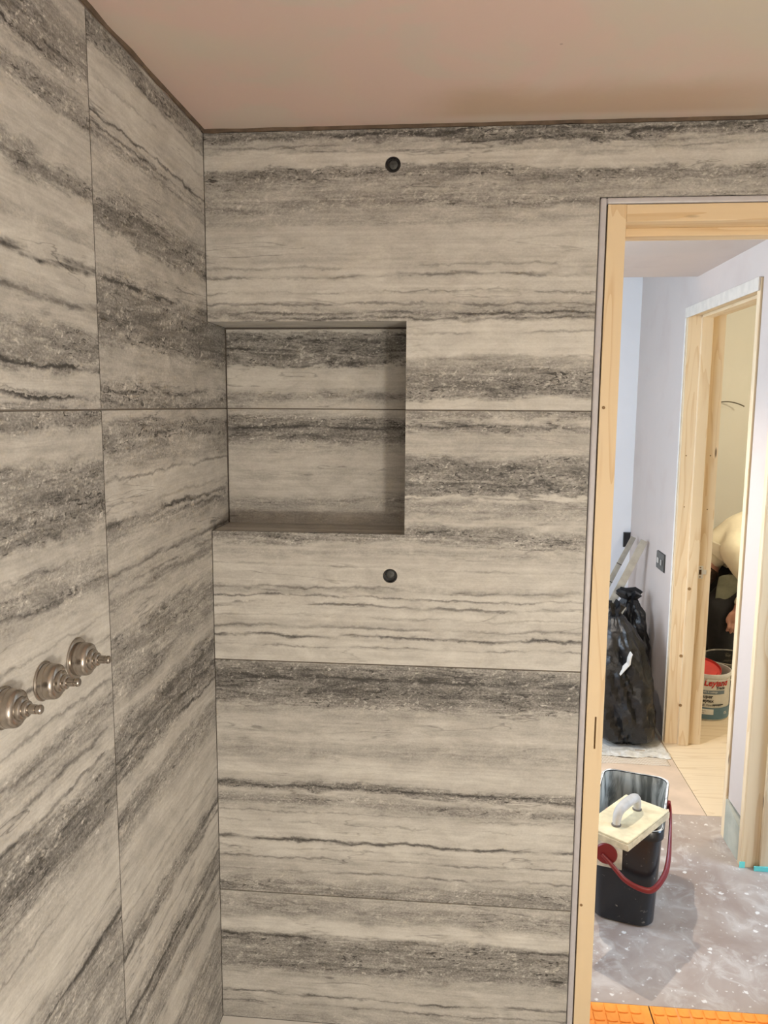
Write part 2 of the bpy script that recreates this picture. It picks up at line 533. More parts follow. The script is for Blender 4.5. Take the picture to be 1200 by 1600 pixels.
# niche
nz_ = lambda pts, col, z0: [(hit(col, y, 1, ND)[2]-z0, l) for y, l in pts]
nu = nz_([(509, .55), (513, .60), (518, .34), (530, .26), (550, .28), (563, .26), (569, .56), (590, .64), (608, .62), (616, .44), (626, .42), (634, .58), (643, .60)], 500, 1.6)
nl = nz_([(641, .58), (650, .48), (657, .30), (668, .24), (680, .28), (694, .34), (702, .52), (725, .62), (745, .56), (752, .64), (770, .62), (780, .44), (790, .50), (806, .52), (820, .54)], 500, ZS0)
tile_poly('tile', [(-0.009, g), (XL+0.009, g), (XL+0.009, ZS1-1.6+0.009), (-0.009, ZS1-1.6+0.009)], travertine('travertine_niche_upper', nu, [(nz_([(548, 0)], 500, 1.6)[0][0], .4, .004)], 5.0, gain=1.22), wall_back, (0, ND, 1.6), BX, NB)
tile_poly('tile', [(-0.009, -0.009), (XL+0.009, -0.009), (XL+0.009, 1.6-ZS0-g), (-0.009, 1.6-ZS0-g)], travertine('travertine_niche_lower', nl, [(nz_([(668, 0)], 500, ZS0)[0][0], .4, .006)], 6.0, gain=1.22), wall_back, (0, ND, ZS0), BX, NB)
flat_b = [(-0.02, .56), (0.02, .48), (0.05, .60), (0.075, .46), (0.10, .56), (0.13, .50), (0.17, .54)]
M_SILL = travertine('travertine_reveal', flat_b, [(0.03, .3, .003), (0.09, .35, .003)], 7.0, gain=1.28)
# sill (faces up), soffit (faces down), right reveal (faces left)
tile_poly('tile', [(g, T), (XL, T), (XL, ND), (g, ND)], M_SILL, wall_back, (0, 0, ZS0), (1, 0, 0), (0, 0, 1))
tile_poly('tile', [(g, -ND+0.003), (XL, -ND+0.003), (XL, -T), (g, -T)], M_SILL, wall_back, (0, 0, ZS1), (1, 0, 0), (0, 0, -1))
tile_poly('tile', [(-ND, ZS0-0.0), (-T, ZS0-0.0), (-T, ZS1), (-ND, ZS1)], M_SILL, wall_back, (XL, 0, 0), (0, -1, 0), (-1, 0, 0))

boxo('joint_shade', (0.001, XL, ND-0.0035, ND-0.0005, ZS1-0.0045, ZS1-0.0005), M_GROUT_D, wall_back)  # dark strips painted in for the shade of the open niche corner joints
boxo('joint_shade', (0.0005, 0.003, ND-0.0030, ND-0.0005, ZS0, ZS1-0.005), M_GROUT_D, wall_back)
# ---- left wall tiles: local u runs along +Y
LX, NL = (0, 1, 0), (1, 0, 0)
YJ = -0.561
l1 = bl([(105, .66), (120, .64), (128, .46), (138, .30), (152, .34), (160, .60), (172, .70), (205, .72), (235, .66), (246, .62), (262, .54), (275, .50), (290, .60), (325, .58),
         (345, .50), (360, .34), (385, .33), (398, .40), (408, .62), (430, .60), (452, .56), (466, .40), (480, .42), (505, .28), (535, .30), (546, .40), (560, .58), (596, .60), (607, .48), (622, .40), (634, .46), (642, .55)], 235, 1.6)
lv1 = [(hit(235, y, 0, 0)[2]-1.6, s, w) for y, s, w in ((160, .3, .003), (200, .25, .003), (246, .55, .004), (262, .45, .0035), (272, .25, .004), (462, .60, .006), (612, .35, .004))]
tile_poly('tile', [(YJ+g, g), (ND, g), (ND, ZS1-1.6), (0, ZS1-1.6), (0, ZC-.008-1.6), (YJ+g, ZC-.008-1.6)],
          travertine('travertine_left_upper_corner', l1, lv1, 8.0, 1.25, gain=1.10), wall_left, (0, 0, 1.6), LX, NL)
l2 = bl([(643, .66), (655, .70), (662, .54), (672, .44), (688, .44), (700, .56), (722, .58), (735, .72), (765, .78), (785, .72), (797, .56), (806, .52), (824, .64), (850, .70),
         (868, .58), (880, .68), (902, .52), (915, .66), (945, .64), (962, .50), (985, .44), (1005, .50), (1018, .48), (1035, .62), (1052, .74), (1066, .52), (1085, .38), (1112, .36), (1140, .40), (1160, .66), (1182, .74)], 250, 0.05)
l2b = bl([(1195, .50), (1212, .46), (1236, .56), (1262, .72), (1300, .70), (1325, .76), (1350, .74), (1378, .64), (1392, .44), (1408, .46), (1418, .72), (1452, .76), (1478, .62), (1494, .42), (1512, .36), (1534, .44), (1546, .70), (1568, .52), (1590, .48), (1604, .72), (1640, .70), (1660, .5)], 250, 0.05)
l2all = sorted(l2[::1]+l2b)
lv2 = [(hit(250, y, 0, 0)[2]-0.05, s, w) for y, s, w in ((733, .35, .003), (777, .35, .003), (797, .85, .005), (812, .35, .004), (829, .45, .003), (867, .65, .005), (889, .35, .003), (903, .4, .005), (1085, .3, .005), (1122, .45, .005), (1150, .45, .005), (1331, .38, .003), (1352, .3, .0025), (1400, .55, .006), (1418, .35, .003), (1446, .35, .003), (1470, .4, .003), (1500, .4, .006), (1532, .5, .004), (1560, .4, .003), (1584, .4, .004))]
tile_poly('tile', [(YJ+g, 0), (0, 0), (0, ZS0-0.05), (ND, ZS0-0.05), (ND, 1.55-g), (YJ+g, 1.55-g)],
          travertine('travertine_left_lower_corner', l2all, lv2, 9.0, 1.25), wall_left, (0, 0, 0.05), LX, NL)
l3 = bl([(-60, .60), (-10, .58), (15, .46), (40, .36), (80, .40), (95, .56), (115, .66), (135, .46), (160, .44), (172, .66), (205, .70), (240, .68), (256, .46), (274, .44), (286, .68), (325, .70), (340, .60), (355, .74),
         (395, .74), (425, .72), (460, .62), (480, .70), (494, .62), (508, .46), (540, .42), (565, .44), (580, .66), (605, .72), (616, .56), (626, .62), (634, .48), (641, .50)], 75, 1.6)
lv3 = [(hit(75, y, 0, 0)[2]-1.6, s, w) for y, s, w in ((270, .35, .005), (404, .90, .011), (468, .45, .008), (574, .55, .005), (612, .35, .003), (618, .75, .006))]
lv3b = lv3
M_L3 = travertine('travertine_left_upper', l3, lv3, 10.0, 1.25, gain=1.06)
l4 = bl([(643, .50), (660, .42), (676, .58), (690, .72), (718, .70), (735, .48), (760, .46), (780, .38), (815, .38), (832, .46), (848, .70), (872, .74), (896, .56), (940, .50), (960, .66),
         (985, .78), (1090, .80), (1130, .72), (1155, .78), (1175, .52), (1205, .60), (1228, .66), (1262, .74), (1290, .46), (1320, .30), (1356, .32), (1385, .60), (1430, .66), (1490, .76), (1560, .74), (1590, .44), (1640, .50)], 75, 0.05)
lv4 = [(hit(75, y, 0, 0)[2]-0.05, s, w) for y, s, w in ((945, .35, .004), (1062, .55, .006), (1134, .40, .005), (1232, .50, .006), (1272, .70, .006), (1284, .3, .004), (1330, .25, .006), (1180, .3, .005), (1205, .3, .003), (1410, .25, .003), (1450, .3, .003), (1560, .3, .003), (1592, .45, .008), (890, .3, .003), (1015, .25, .003))]
M_L4 = travertine('travertine_left_lower', l4, lv4, 11.0, 1.25)
for k in range(4):
    y1 = YJ - 0.6*k; y0 = max(y1-0.6, YF)
    # outline placed so that local u stays continuous from column to column
    tile_poly('tile', [(y0+g, g), (y1-g, g), (y1-g, ZC-.008-1.6), (y0+g, ZC-.008-1.6)], M_L3, wall_left, (0, 0, 1.6), LX, NL)
    tile_poly('tile', [(y0+g, 0), (y1-g, 0), (y1-g, 1.55-g), (y0+g, 1.55-g)], M_L4, wall_left, (0, 0, 0.05), LX, NL)

# grout in the joints, a little below the tile faces
def grout(b, parent):
    boxo('grout', b, M_GROUT, parent)
for zj in (1.6, 1.0, 0.4):
    grout((0.002 if zj != 1.6 else XL, DX0-0.002, 0.0022, 0.0098, zj-0.0014, zj+0.0014), wall_back)
grout((0.002, XL-0.002, ND+0.0022, ND+0.0098, 1.5986, 1.6014), wall_back)
grout((-0.0098, -0.0018, YF, ND, 1.5986, 1.6014), wall_left)
for k in range(4):
    yj = YJ-0.6*k
    boxo('grout', (-0.0098, -0.0004, yj-0.00145, yj+0.00145, 0.05, 1.598), M_GROUT_D, wall_left)
    boxo('grout', (-0.0098, -0.0004, yj-0.00145, yj+0.00145, 1.602, ZC-0.009), M_GROUT_D, wall_left)

# dirty line of filler where tiles meet the ceiling
bm = bmesh.new()
N = 90
def bead(bm, p0, p1, out, seed):
    rows = []
    for i in range(N+1):
        p = Vector(p0).lerp(Vector(p1), i/N)
        w = 0.004 + 0.004*mnoise.noise(Vector((i*0.35, seed, 0)))
        hh = 0.007 + 0.003*mnoise.noise(Vector((i*0.5, seed, 4)))
        rows.append([bm.verts.new(p), bm.verts.new(p + Vector(out)*max(w, .001)), bm.verts.new(p + Vector(out)*max(w*.7, .0008) - Vector((0, 0, hh))), bm.verts.new(p - Vector((0, 0, hh)))])
    for a, b in zip(rows, rows[1:]):
        for k in range(4):
            bm.faces.new((a[k], a[(k+1) % 4], b[(k+1) % 4], b[k]))
bead(bm, (0.0, 0.001, ZC), (XR, 0.001, ZC), (0, -1, 0), 1.0)
bead(bm, (0.001, 0.0, ZC), (0.001, YF, ZC), (1, 0, 0), 7.0)
M_BEAD = plain('brown_filler', (0.115, 0.08, 0.055), 0.9, var=0.25)
trim1 = bm2o('trim_1', bm, M_BEAD, kind='structure')

# ceiling, floors and the other walls of the bathroom
boxo('ceiling', (-0.16, XR+0.1, YF-0.1, T, ZC, ZC+0.12), M_CEIL, kind='structure')
boxo('wall_right', (XR, XR+0.1, YF-0.1, T, 0, ZC), M_WHITE, kind='structure')
boxo('wall_front', (-T, XR, YF-0.1, YF, 0, ZC), M_WHITE, kind='structure')

def floor_mat():
    t = NT('dusty_hardboard'); c = t.coord()
    a = t.noise(c, 3.0, 4, 0.6, 0.8); b = t.noise(c, 11, 5, 0.65, 1.0); s = t.noise(c, 45, 4, 0.6, 1.5)
    col = t.mix(t.smooth(a, 0.35, 0.65), (0.30, 0.235, 0.20), (0.40, 0.34, 0.30))
    col = t.mix(t.math('MULTIPLY', t.smooth(b, 0.46, 0.70), 0.65), col, (0.54, 0.50, 0.46))
    # plaster splashes
    vd, vc = t.voro(t.xyz(*[t.math('ADD', k, t.math('MULTIPLY', s, 0.02)) for k in t.sep(c)]), 24)
    rr = t.sep(vc)
    sp = t.math('MULTIPLY', t.smooth(t.math('ADD', vd, t.math('MULTIPLY', s, 0.25)), 0.34, 0.26), t.smooth(rr[0], 0.66, 0.70))
    col = t.mix(t.math('MULTIPLY', sp, 0.85), col, (0.72, 0.70, 0.66))
    vd2, vc2 = t.voro(t.xyz(*[t.math('ADD', k, t.math('MULTIPLY', s, 0.02)) for k in t.sep(c)]), 75)
    sp2 = t.math('MULTIPLY', t.smooth(vd2, 0.30, 0.18), t.smooth(t.sep(vc2)[1], 0.82, 0.86))
    col = t.mix(t.math('MULTIPLY', sp2, 0.7), col, (0.70, 0.68, 0.64))
    t.bump(b, 0.1, 0.001)
    return t.out(col, t.smooth(b, 0.3, 0.7, 0.30, 0.55))


M_FLOOR = floor_mat()
M_PLY = wood('plywood_sheet', (0.66, 0.54, 0.38), (0.57, 0.44, 0.29), 0, 0.7, False)
M_SUB = plain('sub_floor', (0.24, 0.20, 0.16), 0.9)
boxo('floor', (-0.8, 3.5, YF-0.1, 4.1, -0.12, -0.012), M_SUB, kind='structure')
floor = bpy.data.objects['floor']
# sheet boards laid on the sub floor, 3 mm apart
boxo('board', (-0.55, 1.765, 0.205, 1.262, -0.012, 0.0), M_FLOOR, floor)
boxo('board', (-0.55, 1.590, 1.264, 2.97, -0.012, 0.0), plain('dusty_ply', (0.56, 0.44, 0.34), 0.7, var=0.12, scale=6), floor)
bm = bmesh.new()
vs = [bm.verts.new(p) for p in ((1.593, 1.264, 0), (1.765, 1.264, 0), (2.30, 1.75, 0), (2.30, 4.0, 0), (1.593, 4.0, 0))]
f_ = bm.faces.new(vs); r_ = bmesh.ops.extrude_face_region(bm, geom=[f_])
bmesh.ops.translate(bm, verts=[q for q in r_['geom'] if isinstance(q, bmesh.types.BMVert)], vec=(0, 0, -0.012))
bm2o('board', bm, M_PLY, floor)
boxo('board', (2.304, 3.4, 1.05, 4.0, -0.012, 0.0), M_PLY, floor)
boxo('board', (1.768, 3.4, -1.0, 0.95, -0.012, 0.0), M_FLOOR, floor)
boxo('board', (0.0, XR, YF, 0.0, -0.012, -0.004), plain('bathroom_screed', (0.36, 0.33, 0.30), 0.8), floor)

# ---- door 1: lining of the bathroom doorway
d1 = newobj('door_1', None, kind='structure'); d1.location = (DX0, 0, 0)
def part(name, b, mat, parent, bev=0.0015):
    o = boxo(name, b, mat, None, None, bev)
    o.parent = parent; o.matrix_parent_inverse = Matrix.Translation(-parent.location)
    return o
# grey tile edge profile: a quarter-round lip standing just proud of the tiles
def profile(name, x0, x1, z0, z1, vertical):
    bm = bmesh.new()
    box(bm, x0, x1, -0.004, 0.012, z0, z1, 0.0035)
    o = bm2o(name, bm, M_TRIM); o.parent = d1; o.matrix_parent_inverse = Matrix.Translation(-d1.location)
profile('edge_profile', DX0, DX0+0.0135, 0.0, DZ, True)
profile('edge_profile', DX0+0.0135, DX1, DZ-0.013, DZ, False)
JW, JX = 0.031, 0.8865
def board_with_slot(name, b, slot, mat, parent):
    """upright board b = (x0, x1, y0, y1, z0, z1) with a rectangular mortice (x0, x1, z0, z1) cut through along Y"""
    x0, x1, y0, y1, z0, z1 = b
    bm = bmesh.new()
    es = []
    for (a0, a1, c0, c1) in ((x0, x1, z0, z1), slot):
        vs = [bm.verts.new((x, y0, z)) for x, z in ((a0, c0), (a1, c0), (a1, c1), (a0, c1))]
        es += [bm.edges.new((vs[i], vs[(i+1) % 4])) for i in range(4)]
    bmesh.ops.triangle_fill(bm, edges=es, use_beauty=True, use_dissolve=False)
    r = bmesh.ops.extrude_face_region(bm, geom=bm.faces[:])
    bmesh.ops.translate(bm, verts=[q for q in r['geom'] if isinstance(q, bmesh.types.BMVert)], vec=(0, y1-y0, 0))
    o = bm2o(name, bm, mat); o.parent = parent; o.matrix_parent_inverse = Matrix.Translation(-parent.location)
    return o
sl0 = hit(924, 1170, 1, -0.003); sl1 = hit(928, 1120, 1, -0.003)
jl = board_with_slot('jamb', (JX, 0.925, -0.003, WT+0.004, 0, 2.0385), (0.9055, 0.9095, sl0.z, sl1.z), M_PINE, d1)
part('jamb', (1.560, 1.596, -0.003, WT+0.004, 0, 2.0385), M_PINE, d1)
part('head', (0.9252, 1.5598, -0.003, WT+0.004, 2.003, 2.0385), M_PINE_X, d1)
part('door_stop', (0.925, 0.937, 0.105, 0.150, 0, 2.003), M_PINE, d1)
part('door_stop', (1.548, 1.560, 0.105, 0.150, 0, 2.003), M_PINE, d1)
part('door_stop', (0.9372, 1.5478, 0.060, 0.110, 1.985, 2.003), M_PINE_X, d1)
def screwhole(p, n, r, parent, mat, name='screw'):
    bm = bmesh.new()
    q = Vector(n).to_track_quat('Z', 'Y').to_matrix().to_4x4(); q.translation = Vector(p)
    lathe(bm, [(0, 0.0006), (r*.55, 0.0003), (r*.8, 0.0010), (r, 0.0008), (r, -0.002)], 14, q)
    o = bm2o(name, bm, mat, smooth=True); o.parent = parent; o.matrix_parent_inverse = Matrix.Translation(-parent.location)
M_SCREW = plain('screw_hole', (0.26, 0.15, 0.06), 0.5)
for (x, y) in ((943, 637), (908, 1414)):
    screwhole(hit(x, y, 1, -0.003), (0, -1, 0), 0.0035, d1, M_SCREW)

# ---- hall
HC = 2.175            # hall ceiling
HE = 1.862            # where it stops
VY = 2.93             # end wall of the hall
VT = 4.4
WX = 1.762            # side-room face of hall right wall
boxo('ceiling_hall', (-0.6, WX, WT, HE, HC, VT), M_PLASTER_HALL, kind='structure')
boxo('wall_end', (-0.6, HX, VY, VY+0.1, 0, VT), M_WHITE, kind='structure')
bm = bmesh.new()
box(bm, -0.7, -0.6, WT, 0.30, 0, VT); box(bm, -0.7, -0.6, 1.40, VY+0.1, 0, VT)
box(bm, -0.7, -0.6, 0.30, 1.40, 0, 0.85); box(bm, -0.7, -0.6, 0.30, 1.40, 2.10, VT)
bm2o('wall_hall_left', bm, M_WHITE, kind='structure')
w2 = newobj('window_added', None, kind='structure'); w2.location = (-0.65, 0.85, 0.85)  # unseen window added to carry daylight onto the end wall
M_UPVC = plain('white_frame', (0.8, 0.8, 0.8), 0.4)  # frame material of the added window
def wpart(b):
    o = boxo('window_frame', b, M_UPVC, None, None, 0.002); o.parent = w2; o.matrix_parent_inverse = Matrix.Translation(-w2.location)  # frame of the added, unseen window
for b in ((-0.68, -0.63, 0.30, 1.40, 0.85, 0.90), (-0.68, -0.63, 0.30, 1.40, 2.05, 2.10), (-0.68, -0.63, 0.30, 0.35, 0.90, 2.05), (-0.68, -0.63, 1.35, 1.40, 0.90, 2.05), (-0.68, -0.63, 0.83, 0.87, 0.90, 2.05)):
    wpart(b)
# roof over the stairwell with a roof window opening
bm = bmesh.new()
for b in ((-0.6, 0.1, HE, VY), (1.4, HX, HE, VY), (0.1, 1.4, HE, 2.0), (0.1, 1.4, 2.84, VY)):
    box(bm, *b, VT, VT+0.1)
bm2o('ceiling_stairwell', bm, M_WHITE, kind='structure')
N2, F2 = 1.095, 1.985          # rough opening of door 2 (near, far)
N3, F3 = 0.205, 0.940          # rough opening of door 3
bm = bmesh.new()
box(bm, HX, WX, F2, 4.1, 0, VT)
box(bm, HX, WX, N2, F2, 2.055, VT)
PZ = hit(1130, 1248, 0, HX).z+0.028
box(bm, HX, WX, F3+0.012, N2-0.013, PZ, 2.055)         # plaster stops short of both linings
box(bm, HX+0.02, WX, F3, F3+0.012, PZ, 2.055); box(bm, HX+0.02, WX, N2-0.013, N2, PZ, 2.055)
box(bm, HX, WX, F3, N2, 2.055, VT)
box(bm, HX+0.02, WX, F3, N2, 0, PZ)
box(bm, HX, WX, N3, F3, 2.055, VT)
wall_hall = bm2o('wall_hall_right', bm, M_PLASTER_HALL, kind='structure')
# green cement board patch at the foot of the pier
pc0 = hit(1130, 1248, 0, HX); 
part_b = bmesh.new()
pts = [(F3, 0.0), (N2, 0.0), (N2, pc0.z+0.02), (F3, pc0.z-0.015)]
v0 = [part_b.verts.new((HX-0.004, y, z)) for y, z in pts]; v1_ = [part_b.verts.new((HX+0.02, y, z)) for y, z in pts]
part_b.faces.new(v0); part_b.faces.new(v1_[::-1])
for i in range(4):
    part_b.faces.new((v0[i], v0[(i+1) % 4], v1_[(i+1) % 4], v1_[i]))
cb = bm2o('cement_board', part_b, M_CEMENT, wall_hall)
M_LIN = M_PINE
# door 2 lining
d2 = newobj('door_2', None, kind='structure'); d2.location = (HX, F2, 0)
spp = hit(1094, 894, 1, F2-0.033)
LH = (spp.x-0.006, spp.x+0.006, spp.z-0.012, spp.z+0.012)
board_with_slot('jamb', (HX-0.004, WX+0.004, F2-0.032, F2-0.001, 0, 2.054), LH, M_PINE, d2)
part('jamb', (HX-0.004, WX+0.004, N2+0.001, N2+0.032, 0, 2.054), M_PINE, d2)
part('head', (HX-0.004, WX+0.004, N2+0.0322, F2-0.0322, 2.022, 2.054), M_PINE_Y, d2)
part('head_facing', (HX-0.012, HX-0.0045, N2+0.002, F2-0.004, 2.010, 2.056), plain('primed_facing', (0.64, 0.58, 0.50), 0.6), d2)
part('door_stop', (HX+0.052, HX+0.100, F2-0.054, F2-0.0322, 0, 2.010), M_PINE, d2)
part('door_stop', (HX+0.052, HX+0.100, N2+0.0322, N2+0.046, 0, 2.010), M_PINE, d2)
part('door_stop', (HX+0.052, HX+0.100, N2+0.0462, F2-0.0462, 2.008, 2.0218), M_PINE_Y, d2)
part('lining_edge', (HX-0.010, HX-0.0045, F2-0.008, F2+0.003, 0, 2.056), plain('primer_edge', (0.72, 0.70, 0.66), 0.6), d2)
# strike plate on the far jamb
M_STEEL = plain('bright_steel', (0.70, 0.68, 0.64), 0.35, 0.7)
def sub(name, b, mat, parent, bev=0.0):
    o = boxo(name, b, mat, None, None, bev); o.parent = parent; return o
pl = board_with_slot('strike_plate', (spp.x-0.012, spp.x+0.013, F2-0.0345, F2-0.0321, spp.z-0.030, spp.z+0.030), LH, M_STEEL, d2)
part('strike_lip', (spp.x+0.0135, spp.x+0.028, F2-0.0355, F2-0.0325, spp.z-0.010, spp.z+0.012), M_STEEL, d2, 0.0008)
for dz in (-0.022, 0.022):
    screwhole((spp.x, F2-0.0346, spp.z+dz), (0, -1, 0), 0.0035, d2, M_SCREW)
for (x, y) in ((1077, 920), (1064, 1025), (1063, 1102)):
    p = hit(x, y, 1, F2-0.054)
    screwhole((p.x, F2-0.0543, p.z), (0, -1, 0), 0.0075, d2, M_SCREW, 'screw')
for (x, y) in ((1069, 792), (1105, 796), (1072, 712), (1110, 712)):
    p = hit(x, y, 1, F2-0.032)
    if p.x < HX+0.05 or p.x > HX+0.101:
        screwhole((p.x, F2-0.0323, p.z), (0, -1, 0), 0.003, d2, M_SCREW, 'screw')
# door 3 lining
d3 = newobj('door_3', None, kind='structure'); d3.location = (HX, F3, 0)
M_BARE = M_PINE
part('jamb', (HX-0.004, WX+0.004, F3-0.032, F3-0.001, 0, 2.054), M_BARE, d3)
part('jamb', (HX-0.004, WX+0.004, N3+0.001, N3+0.032, 0, 2.054), M_BARE, d3)
part('head', (HX-0.004, WX+0.004, N3+0.0322, F3-0.0322, 2.022, 2.054), M_PINE_Y, d3)
part('door_stop', (HX+0.055, HX+0.100, F3-0.046, F3-0.0322, 0, 2.010), M_BARE, d3)
part('door_stop', (HX+0.055, HX+0.100, N3+0.0322, N3+0.046, 0, 2.010), M_BARE, d3)
part('lining_edge', (HX-0.0085, HX-0.0045, F3-0.034, F3-0.006, 0, 2.054), M_LIN, d3)
# teal tape at the foot of the jamb
tp = part('masking_tape', (HX-0.0105, HX+0.008, F3-0.0355, F3-0.0325, 0.0, 0.022), M_TEAL, d3, 0)
part('masking_tape', (HX+0.034, HX+0.110, F3-0.052, F3-0.0465, 0.0, 0.016), M_TEAL, d3, 0)

# ---- side rooms
boxo('wall_room_far', (WX, 3.4, 4.0, 4.1, 0, 2.4), M_ROOM, kind='structure')
boxo('wall_room_right', (3.4, 3.5, 1.05, 4.1, 0, 2.4), M_ROOM, kind='structure')
boxo('wall_room_partition', (WX, 3.5, 0.95, 1.05, 0, 2.4), M_ROOM, kind='structure')
boxo('ceiling_room', (WX, 3.5, -1.1, 4.1, 2.4, 2.5), M_WHITE, kind='structure')
boxo('wall_room_near', (XR+0.1, 3.5, -1.1, -1.0, 0, 2.4), M_WHITE, kind='structure')
bm = bmesh.new()
box(bm, 3.4, 3.5, -1.0, 0.95, 0, 1.0); box(bm, 3.4, 3.5, -1.0, 0.95, 2.2, 2.4)
box(bm, 3.4, 3.5, -1.0, -0.5, 1.0, 2.2); box(bm, 3.4, 3.5, 0.6, 0.95, 1.0, 2.2)
bm2o('wall_room_window', bm, M_WHITE, kind='structure')
w1 = newobj('window_1', None, kind='structure'); w1.location = (3.4, 0.05, 1.0)
M_UPVC = plain('white_frame', (0.8, 0.8, 0.8), 0.4)
for b in ((3.43, 3.47, -0.5, 0.6, 1.0, 1.05), (3.43, 3.47, -0.5, 0.6, 2.15, 2.2), (3.43, 3.47, -0.5, -0.45, 1.05, 2.15), (3.43, 3.47, 0.55, 0.6, 1.05, 2.15), (3.43, 3.47, 0.03, 0.07, 1.05, 2.15)):
    part('window_frame', b, M_UPVC, w1)

# ================================================================== BATHROOM THINGS
# shower tray
tr = thing('shower_tray', 'white low shower tray in the tiled corner under the niche', 'shower tray', (0, 0, 0))
bm = bmesh.new()
TX, TY = 0.855, -1.60
box(bm, 0.001, TX, TY, -0.001, -0.004, 0.012)
for b in ((0.001, TX, -0.05, -0.001, 0.012, 0.0495), (0.001, TX, TY, TY+0.05, 0.012, 0.0495), (0.001, 0.05, TY+0.05, -0.05, 0.012, 0.0495), (TX-0.05, TX, TY+0.05, -0.05, 0.012, 0.0495)):
    box(bm, *b)
bm2o('tray', bm, M_TRAY, tr)
bm = bmesh.new(); q = Matrix.Translation((0.43, -0.8, 0.012))
lathe(bm, [(0.055, 0), (0.055, 0.004), (0.05, 0.006), (0, 0.006)], 28, q)
bm2o('waste_cover', bm, M_CHROME, tr, smooth=True)

# pipe outlets sunk in round holes
def outlet(c, dy, label):
    o = thing('pipe_outlet', label, 'pipe outlet', (c.x, 0.0, c.z))
    bm = bmesh.new()
    q = Matrix.Rotation(math.radians(90), 4, 'X')   # local +Z -> -Y (towards the room)
    lathe(bm, [(0.0166, -0.0015), (0.0166, -0.0096), (0.0145, -0.0096), (0.0145, -0.0015), (0.0166, -0.0015)], 32, q)
    bm2o('collar', bm, M_BLACK, o, smooth=True)
    bm = bmesh.new()
    q2 = Matrix.Translation((dy[0], 0, dy[1])) @ q
    lathe(bm, [(0.0098, -0.0098), (0.0102, -0.0070), (0.0096, -0.0058), (0.0088, -0.0052), (0, -0.0050)], 28, q2)
    pg = bm2o('plug', bm, M_GREYCAP, o, smooth=True)
    bm = bmesh.new()
    for s in ((0.0072, 0.0007), (0.0007, 0.0072)):
        box(bm, dy[0]-s[0], dy[0]+s[0], 0.0044, 0.0056, dy[1]-s[1], dy[1]+s[1])
    bm2o('plug_rib', bm, M_GREYCAP, pg)
    bm = bmesh.new()
    lathe(bm, [(0.0142, -0.0097), (0, -0.0097)], 28, q)
    bm2o('backing', bm, M_BLACK, o)
outlet(h1, (0.0008, 0.0010), 'dark capped pipe in the round hole high up above the niche')
outlet(h2, (0.0003, 0.0034), 'dark capped pipe in the round hole below the niche')

# shower valve stems
def valve(px, py, label, flange):
    c = hit(px, py, 0, 0.0)
    o = thing('valve_stem', label, 'shower valve', (0, c.y, c.z), 'shower valve stems on the left wall')
    q = Matrix.Rotation(math.radians(90), 4, 'Y') @ Matrix.Diagonal((1.06, 1.06, 0.80, 1))   # local +Z -> +X
    rf = 0.0305 if flange else 0.0265
    bm = bmesh.new()
    lathe(bm, [(0, 0), (rf, 0), (rf, 0.0022), (rf-0.001, 0.0034), (rf-0.006, 0.0040), (0.0235, 0.0042)], 40, q)
    bm2o('flange', bm, M_NICKEL, o, smooth=True)
    bm = bmesh.new()
    lathe(bm, [(0.0240, 0.0036), (0.0242, 0.012), (0.0236, 0.0125), (0.0236, 0.0145), (0.0240, 0.015), (0.0236, 0.023), (0.0225, 0.027), (0.0195, 0.0295), (0.0150, 0.0305)], 40, q)
    bm2o('housing', bm, M_NICKEL, o, smooth=True)
    bm = bmesh.new()
    lathe(bm, [(0.0150, 0.0300), (0.0145, 0.0355), (0.0125, 0.0375), (0.0100, 0.0380), (0.0098, 0.0435), (0.0085, 0.0450), (0.0060, 0.0455)], 32, q)
    bm2o('gland_nut', bm, M_NICKEL, o, smooth=True)
    bm = bmesh.new()
    lathe(bm, [(0.0060, 0.0450), (0.0058, 0.0570), (0.0048, 0.0575), (0.0048, 0.0600), (0.0056, 0.0605), (0.0056, 0.0650), (0.0046, 0.0665), (0, 0.0668)], 24, q)
    sp_ = bm2o('spindle', bm, M_NICKEL, o, smooth=True)
    bm = bmesh.new()
    for k in range(12):
        a = 2*math.pi*k/12
        box(bm, 0.0486, 0.0518, -0.0006, 0.0006, 0.0052, 0.0062)
        vs = bm.verts[-8:] if False else list(bm.verts)[-8:]
        bmesh.ops.rotate(bm, verts=vs, cent=(0, 0, 0), matrix=Matrix.Rotation(a, 3, 'X'))
    bm2o('spline', bm, M_NICKEL, sp_)
valve(119.5, 1029, 'nickel valve stem with a wide flange, nearest the vertical tile joint', True)
valve(68, 1064, 'middle nickel valve stem without a wide flange, between the other two', False)
valve(4, 1106, 'nickel valve stem farthest from the tile joint in the row of three', False)
# recessed downlight in the hall ceiling, work lamp behind the camera
M_EMIT = NT('lamp_lens'); M_EMIT.b.inputs['Emission Color'].default_value = (1, 0.85, 0.65, 1); M_EMIT.b.inputs['Emission Strength'].default_value = 6
M_EMIT = M_EMIT.out((0.9, 0.9, 0.9), 0.3)
def downlight(x, y, z, label, power, color, target, angle, blend):
    o = thing('downlight', label, 'downlight', (x, y, z))
    bm = bmesh.new(); lathe(bm, [(0.044, 0), (0.044, -0.003), (0.036, -0.005), (0.032, -0.001), (0.032, 0)], 32)
    bm2o('bezel', bm, M_CHROME, o, smooth=True)
    bm = bmesh.new(); lathe(bm, [(0.031, 0.0), (0.031, -0.0012), (0, -0.0016)], 32)
    bm2o('lens', bm, M_EMIT, o)
    spot('hall_downlight_offscreen', (x, y, z-0.012), target, power, color, angle, blend, 0.014)
wl = thing('work_light', 'yellow caged site lamp on a low tripod beside the photographer', 'work light', (1.30, -1.95, -0.004))
M_YEL = plain('yellow_housing', (0.75, 0.45, 0.03), 0.45)
wh = Vector((0, 0, 0.86))
